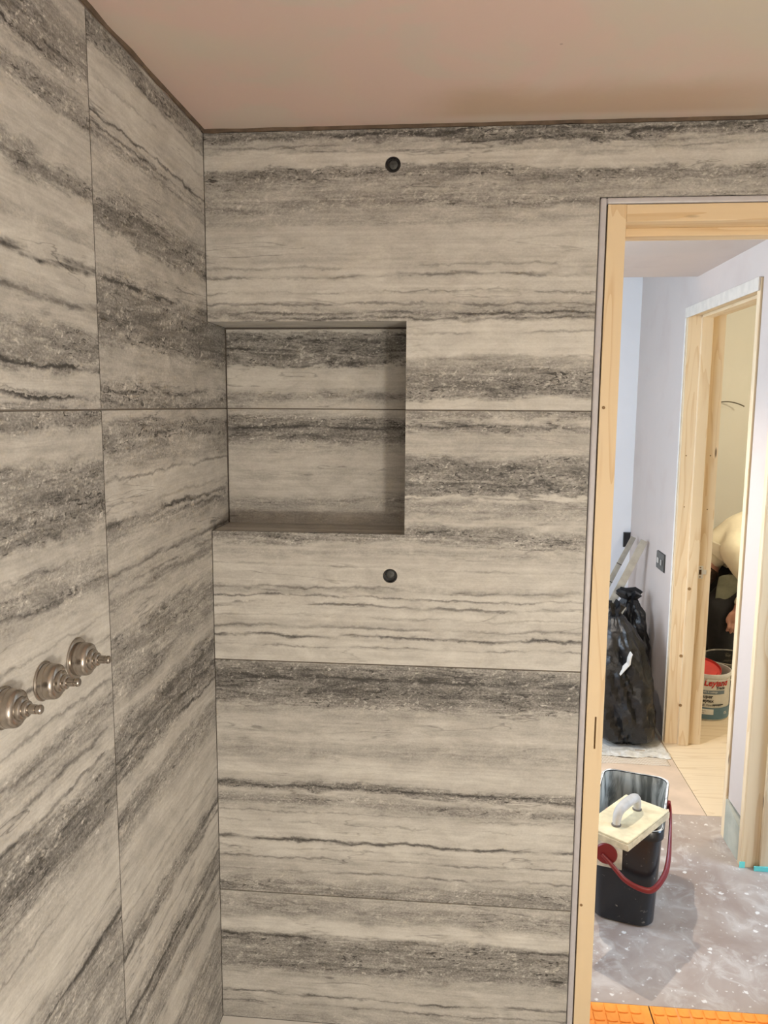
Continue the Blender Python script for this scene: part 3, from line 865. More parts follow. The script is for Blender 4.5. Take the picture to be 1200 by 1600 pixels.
bm = bmesh.new(); lathe(bm, [(0, -0.165), (0.05, -0.165), (0.075, -0.135), (0.078, -0.118), (0.0, -0.116)], 32, Matrix.Translation(wh)); wlh = bm2o('lamp_base', bm, M_YEL, wl, smooth=True)
bm = bmesh.new(); lathe(bm, [(0, 0.135), (0.03, 0.132), (0.032, 0.122), (0, 0.120)], 24, Matrix.Translation(wh)); bm2o('lamp_cap', bm, M_YEL, wl, smooth=True)
for k in range(6):
    a = 2*math.pi*k/6
    bm = bmesh.new(); tube(bm, [wh+Vector((0.122*math.cos(t_)*math.cos(a), 0.122*math.cos(t_)*math.sin(a), 0.125*math.sin(t_))) for t_ in [-1.25+2.5*q/12 for q in range(13)]], 0.0022, 8); bm2o('guard_wire', bm, M_BLACK, wlh)
bm = bmesh.new(); tube(bm, [wh-Vector((0, 0, 0.16)), Vector((0, 0, 0.25))], 0.012); bm2o('mast', bm, M_BLACK, wl)
for k in range(3):
    a = math.radians(40+120*k); e = Vector((math.cos(a), math.sin(a), 0))
    bm = bmesh.new(); tube(bm, [Vector((0, 0, 0.30)), e*0.26+Vector((0, 0, 0.009))], 0.009); lg = bm2o('leg', bm, M_YEL, wl)
    bm = bmesh.new(); tube(bm, [e*0.25+Vector((0, 0, 0.012)), e*0.27+Vector((0, 0, 0.012))], 0.012); bm2o('rubber_foot', bm, M_BLACK, lg)
wd_ = bpy.data.lights.new('work_lamp_offscreen', 'POINT'); wd_.energy = WORK_W; wd_.color = WARM; wd_.shadow_soft_size = 0.105
wo_ = bpy.data.objects.new('work_lamp_offscreen', wd_); COL.objects.link(wo_); wo_.location = Vector((1.30, -1.95, -0.004))+wh
downlight(0.85, 1.18, HC, 'round recessed downlight in the hall ceiling', 95, (1.0, 0.90, 0.78), (0.95, 0.95, 0), 112, 0.9)
# bulb in the side room
bo = thing('pendant_bulb', 'bare warm bulb hanging from the side room ceiling', 'light bulb', (2.75, 2.2, 2.4))
bm = bmesh.new(); tube(bm, [(0, 0, 0), (0, 0, -0.25)], 0.004); bm2o('flex', bm, M_BLACK, bo)
bm = bmesh.new(); lathe(bm, [(0, -0.24), (0.014, -0.245), (0.016, -0.29), (0, -0.29)], 20); bm2o('holder', bm, M_UPVC, bo, smooth=True)
bm = bmesh.new(); lathe(bm, [(0.012, -0.29), (0.03, -0.335), (0.028, -0.365), (0.015, -0.382), (0, -0.386)], 24); bm2o('bulb', bm, M_EMIT, bo, smooth=True)
bd = bpy.data.lights.new('side_room_bulb_offscreen', 'POINT'); bd.energy = 42; bd.color = (1.0, 0.86, 0.62); bd.shadow_soft_size = 0.05
bl_ = bpy.data.objects.new('side_room_bulb_offscreen', bd); COL.objects.link(bl_); bl_.location = (2.75, 2.2, 1.96)

# ================================================================== HALL THINGS
# ---- orange uncoupling membrane in the threshold (two mats)
def orange():
    t = NT('orange_membrane'); c = t.coord(); n = t.noise(c, 18, 4, 0.6, 1.0); d = t.noise(c, 6, 3)
    col = t.mix(t.smooth(n, 0.3, 0.7), (0.86, 0.30, 0.035), (0.90, 0.36, 0.06))
    col = t.mix(t.math('MULTIPLY', t.smooth(d, 0.56, 0.72), 0.55), col, (0.62, 0.40, 0.26))
    return t.out(col, 0.5)
M_ORANGE = orange()
stud_me = None
def membrane(x0, x1, y0, y1, label):
    global stud_me
    o = thing('uncoupling_mat', label, 'floor mat', ((x0+x1)/2, (y0+y1)/2, 0.0))
    cx, cy = (x0+x1)/2, (y0+y1)/2
    bm = bmesh.new(); box(bm, x0-cx, x1-cx, y0-cy, y1-cy, -0.0035, 0.0005); bm2o('sheet', bm, M_ORANGE, o)
    if stud_me is None:
        bm = bmesh.new(); h = 0.0140
        n = 4; arc = [(h*(-1+2*i/n), -h - 0.0022*math.sin(math.pi*i/n)) for i in range(n+1)]
        pts = arc + [(h, h), (-h, h)]
        a = [bm.verts.new((p[0], p[1], 0.0)) for p in pts]; b = [bm.verts.new((p[0]*.94, p[1]*.94, 0.0034)) for p in pts]
        bm.faces.new(b)
        for i in range(len(pts)):
            j = (i+1) % len(pts); bm.faces.new((a[i], a[j], b[j], b[i]))
        bmesh.ops.recalc_face_normals(bm, faces=bm.faces[:])
        stud_me = bpy.data.meshes.new('stud'); bm.to_mesh(stud_me); bm.free(); stud_me.materials.append(M_ORANGE)
    P_ = 0.0335
    nx = int((x1-x0-0.004)/P_); ny = int((y1-y0-0.004)/P_)
    for i in range(nx):
        for j in range(ny):
            s = bpy.data.objects.new('stud', stud_me); COL.objects.link(s); s.parent = o
            s.location = (x0-cx+0.018+P_*i, y1-cy-0.018-P_*j, 0.0005)
seam = hit(1019, 1590, 2, 0.0).x
membrane(0.927, seam-0.002, 0.012, 0.2035, 'orange studded uncoupling mat against the door jamb beside the tiled wall')
membrane(seam+0.002, 1.556, 0.012, 0.2035, 'orange studded uncoupling mat in the doorway, past the seam away from the jamb')

# ---- tiler's wash bucket
def bucket():
    ang = math.radians(-17)
    cx, cy = 1.165, 0.715
    o = thing('wash_bucket', 'black rectangular tiler\'s wash bucket with red bail handle on the hall floor', 'bucket', (cx, cy, 0.0), rotz=ang)
    def rr(hx, hy, r, z, n=6):
        out = []
        for sx, sy, a0 in ((1, 1, 0), (-1, 1, 90), (-1, -1, 180), (1, -1, 270)):
            for i in range(n+1):
                a = math.radians(a0 + 90*i/n)
                out.append(Vector((sx*(hx-r)+r*math.cos(a), sy*(hy-r)+r*math.sin(a), z)))
        return out
    def stack(loops, mat, name, close_bottom=True):
        bm = bmesh.new(); rs = [[bm.verts.new(p) for p in lp] for lp in loops]
        for a, b in zip(rs, rs[1:]):
            for i in range(len(a)):
                j = (i+1) % len(a); bm.faces.new((a[i], a[j], b[j], b[i]))
        if close_bottom:
            bm.faces.new(rs[0][::-1]); bm.faces.new(rs[-1])
        return bm2o(name, bm, mat, o, smooth=True)
    H = 0.335
    t = NT('dirty_black_plastic'); c = t.coord()
    n1 = t.noise(c, 14, 4, 0.6, 1.2); n2 = t.noise(c, 60, 3, 0.6, 1.0)
    spl = t.math('MULTIPLY', t.smooth(n2, 0.62, 0.72), t.smooth(n1, 0.48, 0.6))
    col = t.mix(spl, (0.010, 0.011, 0.014), (0.22, 0.21, 0.19))
    m_out = t.out(col, 0.28)
    t = NT('grout_caked_plastic'); c = t.coord(); s = t.sep(c)
    n1 = t.noise(t.xyz(t.math('MULTIPLY', s[0], 30), t.math('MULTIPLY', s[1], 30), t.math('MULTIPLY', s[2], 7)), 1.0, 4, 0.6, 0.6)
    col = t.mix(t.smooth(n1, 0.36, 0.62), (0.10, 0.10, 0.085), (0.46, 0.45, 0.40))
    m_in = t.out(col, 0.8)
    outer = [rr(.088, .165, .05, 0.0), rr(.094, .172, .05, 0.006), rr(.095, .175, .05, 0.03), rr(.100, .182, .045, 0.16), rr(.106, .192, .04, H-0.03)]
    inner_lo = [rr(.102, .188, .038, H-0.03), rr(.096, .178, .042, 0.16), rr(.090, .170, .046, 0.03)]
    stack(outer + inner_lo, m_out, 'body')
    # rim band with a lip
    stack([rr(.1065, .1925, .04, H-0.032), rr(.112, .198, .042, H-0.030), rr(.112, .198, .042, H-0.002), rr(.109, .195, .04, H+0.002), rr(.1045, .190, .038, H+0.001), rr(.1035, .189, .038, H-0.030)], m_out, 'rim', False)
    # caked lining inside
    stack([rr(.1030, .1885, .038, H-0.001), rr(.1012, .187, .038, H-0.03), rr(.0955, .1775, .042, 0.16), rr(.0925, .173, .044, 0.09), rr(.05, .12, .03, 0.088)], m_in, 'grout_crust', False)
    bm = bmesh.new(); lp = rr(.0925, .173, .044, 0.100); bm.faces.new([bm.verts.new(p) for p in lp])
    t = plain('grey_water', (0.10, 0.10, 0.095), 0.15); bm2o('water', bm, t, o)
    bm = bmesh.new()
    lpa = rr(.1105, .1965, .042, H+0.0018); lpb = rr(.1045, .1905, .039, H+0.0018); 
    va = [bm.verts.new(p+Vector((0, 0, 0.0016*mnoise.noise(p*40)))) for p in lpa]; vb = [bm.verts.new(p) for p in lpb]
    for i in range(len(va)):
        j = (i+1) % len(va); bm.faces.new((va[i], va[j], vb[j], vb[i]))
    bm2o('rim_crust', bm, plain('white_grout_crust', (0.62, 0.61, 0.57), 0.85, var=0.35, scale=35), o)
    inv = (Matrix.Translation((cx, cy, 0)) @ Matrix.Rotation(ang, 4, 'Z')).inverted()
    m_red = plain('red_plastic', (0.17, 0.010, 0.010), 0.4)
    # pivot disc and label on the short front side
    fy = -0.1895
    wpt = lambda x, y, ly: None
    px_ = inv @ hit(946, 1338, 1, 0.54)
    bx_, bz_ = -0.052, 0.235
    bm = bmesh.new(); q = Matrix.Translation((bx_, fy, bz_)) @ Matrix.Rotation(math.radians(90), 4, 'X')
    lathe(bm, [(0.034, -0.004), (0.034, 0.005), (0.031, 0.008), (0.008, 0.009), (0, 0.009)], 32, q)
    bm2o('pivot_disc', bm, m_red, o, smooth=True)
    bm = bmesh.new(); box(bm, -0.082, -0.004, fy-0.0025, fy+0.004, 0.19, 0.278, 0.001)
    bm2o('sticker', bm, plain('grubby_sticker', (0.50, 0.46, 0.38), 0.7, var=0.3, scale=30), o)
    # bail handle: swings down across the front, round the right corner to the far pivot
    pts = [(bx_-0.012, fy-0.011, bz_), (-0.03, fy-0.016, 0.206), (0.01, fy-0.022, 0.172), (0.055, fy-0.026, 0.158), (0.09, fy-0.018, 0.158), (0.118, -0.165, 0.182), (0.128, -0.125, 0.215),
           (0.128, -0.06, 0.265), (0.124, 0.01, 0.305), (0.119, 0.05, 0.312)]
    bm = bmesh.new()
    sp = smooth_path(pts, 8)
    nrm = []
    rings = []
    for i, p in enumerate(sp):
        tt = (sp[min(i+1, len(sp)-1)]-sp[max(i-1, 0)]).normalized()
        outw = Vector((p.x, p.y, 0)).normalized(); outw = (outw - tt*outw.dot(tt)).normalized(); side = tt.cross(outw)
        w = 0.006 + 0.006*min(1, i/(len(sp)*0.55)); d = 0.0045
        rings.append([bm.verts.new(p+outw*(d*math.cos(a))+side*(w*math.sin(a))) for a in [2*math.pi*k/12 for k in range(12)]])
    for a, b in zip(rings, rings[1:]):
        for k in range(12):
            bm.faces.new((a[k], a[(k+1) % 12], b[(k+1) % 12], b[k]))
    bm.faces.new(rings[0][::-1]); bm.faces.new(rings[-1])
    bm2o('bail_handle', bm, m_red, o, smooth=True)
    bm = bmesh.new(); q = Matrix.Translation((0.1085, 0.05, 0.312)) @ Matrix.Rotation(math.radians(90), 4, 'Y')
    lathe(bm, [(0.014, -0.002), (0.014, 0.012), (0.010, 0.014), (0, 0.014)], 24, q)
    bm2o('pivot_boss', bm, m_red, o, smooth=True)
    # wringing roller inside the front corner
    bm = bmesh.new(); q = Matrix.Translation((0.088, -0.105, H-0.035)) @ Matrix.Rotation(math.radians(-78), 4, 'Y')
    lathe(bm, [(0, 0.0), (0.030, 0.0), (0.038, 0.006), (0.038, 0.016), (0.030, 0.022), (0.010, 0.023), (0.009, 0.04), (0.007, 0.04), (0.007, 0.16), (0, 0.16)], 28, q)
    bm2o('roller', bm, plain('dusty_red_roller', (0.27, 0.055, 0.055), 0.7, var=0.3, scale=40), o, smooth=True)
    bm = bmesh.new(); q = Matrix.Translation((0.045, -0.098, H-0.048)) @ Matrix.Rotation(math.radians(-78), 4, 'Y')
    lathe(bm, [(0.006, 0), (0.011, 0.002), (0.011, 0.012), (0.006, 0.014)], 16, q)
    bm2o('roller_bush', bm, M_STEEL, o, smooth=True)
    return o
wb = bucket()

# ---- sponge float lying across the bucket
zt = 0.368
c4 = [hit(x, y, 2, zt) for x, y in ((968, 1239), (1034, 1263), (989, 1317), (926, 1290))]
fc = sum(c4, Vector())/4
ex = ((c4[1]-c4[0])+(c4[2]-c4[3])).normalized(); ey = Vector((0, 0, 1)).cross(ex)
lx = 0.072; ly = 0.132
fl = thing('sponge_float', 'cream hand float with a grey bow handle lying across the bucket', 'float', (fc.x, fc.y, 0.3395))
M_CREAM = plain('grouty_cream_board', (0.62, 0.53, 0.34), 0.75, var=0.16, scale=22)
eyf = ey if ey.y > 0 else -ey
exf = eyf.cross(Vector((0, 0, 1)))
bm = bmesh.new(); obox(bm, Vector((0, 0, 0.0105)), exf, eyf, Vector((0, 0, 1)), lx+0.003, ly+0.003, 0.0100, 0.002)
bm2o('sponge_sole', bm, plain('worn_sponge', (0.50, 0.42, 0.28), 0.9, var=0.2, scale=40, bump=0.4), fl)
bm = bmesh.new(); obox(bm, Vector((0, 0, 0.0238)), exf, eyf, Vector((0, 0, 1)), lx, ly, 0.0029, 0.0012)
bm2o('board', bm, M_CREAM, fl)
bm = bmesh.new()
hoff = Vector((0, 0, 0.0105))
hp = [eyf*(-0.066)+Vector((0, 0, 0.016)), eyf*(-0.064)+Vector((0, 0, 0.035)), eyf*(-0.052)+Vector((0, 0, 0.056)), eyf*(-0.02)+Vector((0, 0, 0.063)), eyf*(0.02)+Vector((0, 0, 0.064)), eyf*(0.052)+Vector((0, 0, 0.058)), eyf*(0.064)+Vector((0, 0, 0.035)), eyf*(0.066)+Vector((0, 0, 0.016))]
spth = smooth_path([p+hoff for p in hp], 6); nn = len(spth)
tube(bm, spth, [0.0105+0.0050*math.sin(math.pi*i/(nn-1)) for i in range(nn)], 14)
hnd = bm2o('handle', bm, plain('pale_grey_handle', (0.42, 0.40, 0.375), 0.5, var=0.12), fl, smooth=True)
for s in (-1, 1):
    bm = bmesh.new(); lathe(bm, [(0.014, 0.0165), (0.0145, 0.019), (0.011, 0.0215)], 20, Matrix.Translation(eyf*(0.066*s)+hoff))
    bm2o('handle_ring', bm, plain('grimy_ring', (0.12, 0.10, 0.08), 0.8), hnd, smooth=True)

# ---- refuse bags
def film(name, base):
    t = NT(name); c = t.coord()
    n1 = t.noise(c, 9, 5, 0.6, 1.5); n2 = t.noise(c, 30, 4, 0.6, 2.0)
    col = t.mix(t.math('MULTIPLY', t.smooth(n1, 0.55, 0.8), 0.6), base, [k*2.6+0.012 for k in base])
    t.bump(t.math('ADD', n1, t.math('MULTIPLY', n2, 0.5)), 0.45, 0.010)
    return t.out(col, 0.32)
M_BAG = film('black_polythene', (0.0075, 0.0075, 0.0085))
def sack(name, label, c, prof, sx, sy, seed, lean=(0, 0), xmax=None, ymax=None):
    o = thing(name, label, 'bag', (c[0], c[1], 0), 'black refuse bags')
    bm = bmesh.new(); SEG = 72; rings = []
    zs = [p[0] for p in prof]
    NR = 60
    for i in range(NR+1):
        z = zs[0] + (zs[-1]-zs[0])*i/NR
        for a, b in zip(prof, prof[1:]):
            if a[0] <= z <= b[0]+1e-9:
                f = (z-a[0])/(b[0]-a[0]); f = f*f*(3-2*f); r = a[1]+(b[1]-a[1])*f
        ring = []
        for k in range(SEG):
            th = 2*math.pi*k/SEG
            d = Vector((math.cos(th), math.sin(th), 0))
            se = (abs(d.x)**3+abs(d.y)**3)**(-1/3.0)
            p = Vector((d.x*r*sx*se, d.y*r*sy*se, z))
            w = mnoise.noise(Vector((d.x*2.2, d.y*2.2, z*7+seed)))*0.018 + mnoise.noise(Vector((d.x*5+seed, d.y*5, z*11)))*0.010
            w += abs(mnoise.noise(Vector((d.x*4+z*6, d.y*4-z*5, seed+z*3))))*-0.036
            p += d*w*min(1, r*8)
            p.x += lean[0]*z; p.y += lean[1]*z
            wx = p.x + c[0]
            if xmax and wx > xmax:
                p.x = xmax - c[0] - 0.002*mnoise.noise(p*20)
            if ymax and p.y+c[1] > ymax:
                p.y = ymax-c[1]
            ring.append(bm.verts.new(p))
        rings.append(ring)
    for a, b in zip(rings, rings[1:]):
        for k in range(SEG):
            bm.faces.new((a[k], a[(k+1) % SEG], b[(k+1) % SEG], b[k]))
    bm.faces.new(rings[0][::-1]); bm.faces.new(rings[-1])
    bm2o('film', bm, M_BAG, o, smooth=True)
    # gathered neck: a crumpled tuft
    bm = bmesh.new(); top = Vector((lean[0]*zs[-1], lean[1]*zs[-1], zs[-1]-0.01)); n = 16; rr = []
    for z, r in ((0, prof[-1][1]*.9), (0.02, prof[-1][1]*.7), (0.05, prof[-1][1]*1.2), (0.06, prof[-1][1]*1.0)):
        rr.append([bm.verts.new(top+Vector((math.cos(2*math.pi*k/n)*r*(1+.4*math.sin(k*2.4+seed)), math.sin(2*math.pi*k/n)*r*(1+.4*math.cos(k*1.9)), z*(1+.3*math.sin(k*1.7+seed))))) for k in range(n)])
    for a, b in zip(rr, rr[1:]):
        for k in range(n):
            bm.faces.new((a[k], a[(k+1) % n], b[(k+1) % n], b[k]))
    bm.faces.new(rr[-1])
    bm2o('gathered_neck', bm, M_BAG, o, smooth=True)
    return o
b1_ = sack('refuse_bag', 'bulging black plastic refuse bag with a small torn white slit, on polythene', (1.415, 2.005), [(0.003, .10), (0.04, .155), (0.16, .165), (0.34, .16), (0.46, .135), (0.54, .095), (0.60, .055), (0.615, .03)], 0.95, 1.0, 3.0, (-0.10, 0.03), xmax=1.598)
b2_ = sack('refuse_bag', 'black refuse bag wedged behind the bag with the torn slit, by the wall', (1.485, 2.33), [(0.003, .09), (0.05, .13), (0.30, .14), (0.46, .135), (0.55, .11), (0.60, .07), (0.61, .05)], 0.75, 0.75, 11.0, (0.0, 0.0), xmax=1.598)
# torn slit
p0 = [hit(x, y, 1, 1.838) for x, y in ((988, 1024), (985, 1032), (984, 1040), (978, 1046), (970, 1056))]
bm = bmesh.new()
L, Rr = [], []
for i, p in enumerate(p0):
    w = (0.002, 0.004, 0.004, 0.005, 0.0015)[i]
    q = p - b1_.location
    L.append(bm.verts.new(q+Vector((-w, 0, 0)))); Rr.append(bm.verts.new(q+Vector((w, 0, 0.004))))
for i in range(len(p0)-1):
    bm.faces.new((L[i], L[i+1], Rr[i+1], Rr[i]))
r_ = bmesh.ops.extrude_face_region(bm, geom=bm.faces[:])
bmesh.ops.translate(bm, verts=[q for q in r_['geom'] if isinstance(q, bmesh.types.BMVert)], vec=(0, 0.05, 0))
bm2o('torn_slit', bm, plain('white_contents', (0.62, 0.60, 0.56), 0.7), b1_)

# ---- polythene sheet under the bags and a strip of render mesh
def sheet(name, label, cat, x0, x1, y0, y1, mat, amp, seed, nx=50, ny=40, z0=0.001, edge=0.02):
    bm = bmesh.new(); grid = []
    for i in range(nx+1):
        row = []
        for j in range(ny+1):
            fx, fy = i/nx, j/ny
            x = x0+(x1-x0)*fx; y = y0+(y1-y0)*fy
            ed = mnoise.noise(Vector((x*9+seed, y*9, 0)))*edge
            if j == 0: y += ed
            if i == nx: x = min(x+ed, HX-0.006)
            z = z0+amp*max(0, mnoise.noise(Vector((x*14, y*14, seed))))+amp*.6*abs(mnoise.noise(Vector((x*30, y*26, seed+4))))
            if name == 'polythene_sheet' and abs(x-1.41) < 0.19 and y > 1.835:
                z = z0
            row.append(bm.verts.new((x, y, z)))
        grid.append(row)
    for i in range(nx):
        for j in range(ny):
            bm.faces.new((grid[i][j], grid[i+1][j], grid[i+1][j+1], grid[i][j+1]))
    o = bm2o(name, bm, mat, smooth=True)
    so = o.modifiers.new('thickness', 'SOLIDIFY'); so.thickness = 0.0006; so.offset = 1
    return tag(o, label, cat)
t = NT('milky_polythene'); n = t.noise(t.coord(), 20, 5, 0.6, 1.5)
M_POLY = t.out(t.mix(t.smooth(n, 0.35, 0.7), (0.52, 0.50, 0.45), (0.74, 0.73, 0.70)), 0.35)
sheet('polythene_sheet', 'crumpled milky polythene sheet spread under the black bags', 'plastic sheet', 1.24, 1.588, 1.77, 2.2, M_POLY, 0.014, 2.0)
# raised scrunch beside the bag
t = NT('beige_render_mesh'); s_ = t.sep(t.coord())
gx = t.math('ABSOLUTE', t.math('SUBTRACT', t.math('FRACT', t.math('MULTIPLY', s_[0], 150)), .5)); gy = t.math('ABSOLUTE', t.math('SUBTRACT', t.math('FRACT', t.math('MULTIPLY', s_[1], 110)), .5))
M_MESH = t.out(t.mix(t.smooth(t.math('MAXIMUM', gx, gy), 0.30, 0.40), (0.36, 0.28, 0.20), (0.68, 0.62, 0.54)), 0.8)
sheet('render_mesh', 'strip of beige woven render mesh on the floor in front of the polythene', 'mesh strip', 1.02, 1.565, 1.700, 1.86, M_MESH, 0.002, 8.0, 60, 12, 0.0008, 0.006)

# ---- aluminium straightedges leaning on the wall
def bar(name, label, a, b, w, d, lines, group='aluminium straightedges by the bags'):
    a = Vector(a); b = Vector(b)
    o = thing(name, label, 'straightedge', tuple(b), group)
    ax = (a-b).normalized(); L = (a-b).length
    tocam = (CAM-b); wx = (tocam - ax*tocam.dot(ax)).normalized()
    wx = Vector((-0.25, -1, 0.0)); wx = (wx - ax*wx.dot(ax)).normalized()
    wy = ax.cross(wx)
    bm = bmesh.new()
    # hollow box section
    def ring(t, s):
        return [bm.verts.new(ax*t + wx*(i*d*s) + wy*(j*w*s)) for i, j in ((-1, -1), (1, -1), (1, 1), (-1, 1))]
    th = 0.0022
    o0, o1 = ring(0, 1), ring(L, 1)
    def ringi(t):
        return [bm.verts.new(ax*t + wx*(i*(d-th)) + wy*(j*(w-th))) for i, j in ((-1, -1), (1, -1), (1, 1), (-1, 1))]
    i0, i1 = ringi(0), ringi(L)
    for k in range(4):
        m = (k+1) % 4
        bm.faces.new((o0[k], o0[m], o1[m], o1[k])); bm.faces.new((i0[k], i1[k], i1[m], i0[m]))
        bm.faces.new((o1[k], o1[m], i1[m], i1[k])); bm.faces.new((o0[k], i0[k], i0[m], o0[m]))
    bm2o('box_section', bm, M_ALU, o)
    for t_ in lines:
        bm = bmesh.new(); obox(bm, ax*(L*t_), ax, wx, wy, 0.0022, d+0.0006, w+0.0006)
        bm2o('joint_line', bm, M_DARKGAP, o)
    return o
A1 = Vector((1.580, 2.48, 0.902)); B1_ = Vector((1.13, 2.33, 0.006))
bar('straightedge', 'long aluminium straightedge leaning on the white wall, broad side out, reaching highest', A1, B1_, 0.019, 0.012, [])
A2 = Vector((1.572, 2.70, 0.885)); B2_ = Vector((1.11, 2.52, 0.004))
bar('straightedge', 'narrower aluminium straightedge with dark joint lines, leaning behind the broad one', A2, B2_, 0.014, 0.010, [0.60, 0.72, 0.83])
A3 = Vector((1.425, 2.205, 0.612)); B3_ = Vector((1.13, 2.27, 0.006))
bar('straightedge', 'short aluminium box bar leaning low behind the torn bag', A3, B3_, 0.020, 0.011, [])

# ---- switch on the hall wall and empty back box on the end wall
s0, s1 = hit(1026, 862, 0, HX), hit(1041, 893, 0, HX)
sc = (s0+s1)/2
sw = thing('light_switch', 'dark metal double light switch on the white hall wall', 'switch', (HX, sc.y, sc.z))
hw, hh = 0.073, 0.043
M_SW = plain('dark_nickel_plate', (0.10, 0.10, 0.095), 0.3, 0.8)
bm = bmesh.new(); box(bm, -0.007, 0.0, -hw, hw, -hh, hh, 0.0015); bm2o('plate', bm, M_SW, sw)
for s in (-0.032, 0.032):
    bm = bmesh.new(); box(bm, -0.012, -0.0072, s-0.014, s+0.014, -0.013, 0.013, 0.0015); bm2o('rocker', bm, M_STEEL if s > 0 else M_CHROME, sw)
bm = bmesh.new(); box(bm, -0.0005, 0.0, -hw-0.003, hw+0.003, -hh-0.003, hh+0.003); bm2o('gasket', bm, M_BLACK, sw)
e0 = hit(981, 843, 1, VY)
bx = thing('back_box', 'black empty electrical box on the bright end wall', 'electrical box', (e0.x-0.004, VY, e0.z))
bm = bmesh.new()
h_, w_ = 0.044, 0.024
box(bm, -w_, w_, -0.004, 0.0, -h_, h_); bm2o('back_plate', bm, M_BLACK, bx)
for b in ((-w_, w_, -0.012, -0.0042, h_-0.004, h_), (-w_, w_, -0.012, -0.0042, -h_, -h_+0.004), (-w_, -w_+0.004, -0.012, -0.0042, -h_+0.004, h_-0.004), (w_-0.004, w_, -0.012, -0.0042, -h_+0.004, h_-0.004)):
    bm = bmesh.new(); box(bm, *b); bm2o('box_side', bm, M_GREYCAP, bx)
bm = bmesh.new(); tube(bm, smooth_path([(0.01, -0.005, -0.02), (0.014, -0.016, -0.035), (0.018, -0.014, -0.058)], 5), 0.004); bm2o('wire_tail', bm, plain('grey_cable', (0.4, 0.4, 0.4), .5), bx, smooth=True)

# ================================================================== SIDE ROOM THINGS
# ---- paint tub
PC = Vector((1.912, 2.375, 0)); PR = 0.118; PH = 0.248
pt = thing('paint_tub', 'white and blue printed paint tub with an upturned red lid in it', 'paint tub', tuple(PC))
bm = bmesh.new()
lathe(bm, [(0, 0.0), (PR-0.006, 0.0), (PR-0.002, 0.006), (PR-0.001, PH-0.02), (PR, PH-0.018), (PR-0.003, PH-0.018), (PR-0.004, 0.01), (0, 0.01)], 48)
bm2o('tub', bm, plain('white_tub', (0.70, 0.70, 0.66), 0.4, var=0.04), pt, smooth=True)
bm = bmesh.new()
lathe(bm, [(PR-0.003, PH-0.02), (PR+0.003, PH-0.018), (PR+0.004, PH-0.004), (PR+0.002, PH), (PR-0.002, PH), (PR-0.004, PH-0.018)], 48)
bm2o('rim', bm, plain('grey_white_rim', (0.62, 0.62, 0.60), 0.4), pt, smooth=True)
def band(z0, z1, a0, a1, mat, name, r=PR+0.0004, n=40):
    bm = bmesh.new(); rows = []
    for i in range(n+1):
        a = a0+(a1-a0)*i/n
        rows.append((bm.verts.new((r*math.cos(a), r*math.sin(a), z0)), bm.verts.new((r*math.cos(a), r*math.sin(a), z1))))
    for p, q in zip(rows, rows[1:]):
        bm.faces.new((p[0], q[0], q[1], p[1]))
    ex = bmesh.ops.extrude_face_region(bm, geom=bm.faces[:])
    for v in ex['geom']:
        if isinstance(v, bmesh.types.BMVert):
            k = (r-0.0003)/r; v.co.x *= k; v.co.y *= k
    return bm2o(name, bm, mat, pt, smooth=True)
AF = math.atan2(CAM.y-PC.y, CAM.x-PC.x)           # side of the tub that faces the bathroom door
M_BLUE = plain('slate_blue_print', (0.10, 0.19, 0.25), 0.45)
M_GREYB = plain('grey_blue_print', (0.13, 0.18, 0.22), 0.45)
M_INK = plain('black_ink', (0.02, 0.02, 0.02), 0.5)
M_REDI = plain('red_ink', (0.55, 0.02, 0.015), 0.5)
M_WPR = plain('white_print', (0.74, 0.74, 0.71), 0.5)
band(0.008, 0.070, AF-math.pi, AF+math.pi, M_BLUE, 'blue_band', n=64)
band(0.143, 0.162, AF-0.22, AF+0.86, M_GREYB, 'grey_band')
band(0.034, 0.063, AF-0.34, AF+0.38, M_WPR, 'white_panel', PR+0.0008)
def text(s, size, a_start, z, mat, name='lettering', shear=0.0, r=PR+0.0009, bold=0.0, xs=1.0):
    cu = bpy.data.curves.new('lettering', 'FONT'); cu.body = s; cu.size = size; cu.shear = shear; cu.offset = bold; cu.resolution_u = 3
    ob = bpy.data.objects.new('tmp', cu); COL.objects.link(ob)
    dg = bpy.context.evaluated_depsgraph_get(); dg.update()
    me = bpy.data.meshes.new_from_object(ob.evaluated_get(dg)); bpy.data.objects.remove(ob)
    bm = bmesh.new(); bm.from_mesh(me)
    bmesh.ops.subdivide_edges(bm, edges=[e for e in bm.edges if e.calc_length() > size*0.4], cuts=2)
    for v in bm.verts:
        a = a_start + v.co.x*xs/r
        v.co = Vector((r*math.cos(a), r*math.sin(a), z+v.co.y))
    ex = bmesh.ops.extrude_face_region(bm, geom=bm.faces[:])
    for v in ex['geom']:
        if isinstance(v, bmesh.types.BMVert):
            v.co.x *= (r-0.0004)/r; v.co.y *= (r-0.0004)/r
    bpy.data.meshes.remove(me)
    return bm2o(name, bm, mat, pt)
text('Leyland', 0.046, AF-0.09, 0.188, M_REDI, shear=0.25, bold=0.0012, xs=0.92)
text('Trade', 0.021, AF+0.43, 0.170, M_INK, shear=0.15, bold=0.0006)
text('walls & ceilings', 0.013, AF-0.15, 0.151, M_WPR)
text('Super', 0.026, AF-0.19, 0.122, M_INK, bold=0.0006)
text('Leytex', 0.024, AF-0.19, 0.100, M_INK, bold=0.0006)
text('High Opacity Matt', 0.0145, AF-0.21, 0.080, M_INK)
text('Brilliant', 0.011, AF-0.23, 0.050, M_INK)
text('White', 0.011, AF-0.23, 0.039, M_INK)
text('15L', 0.020, AF+0.87, 0.034, M_WPR)
band(0.084, 0.090, AF+0.32, AF+0.82, M_INK, 'ink_smear', PR+0.0012)
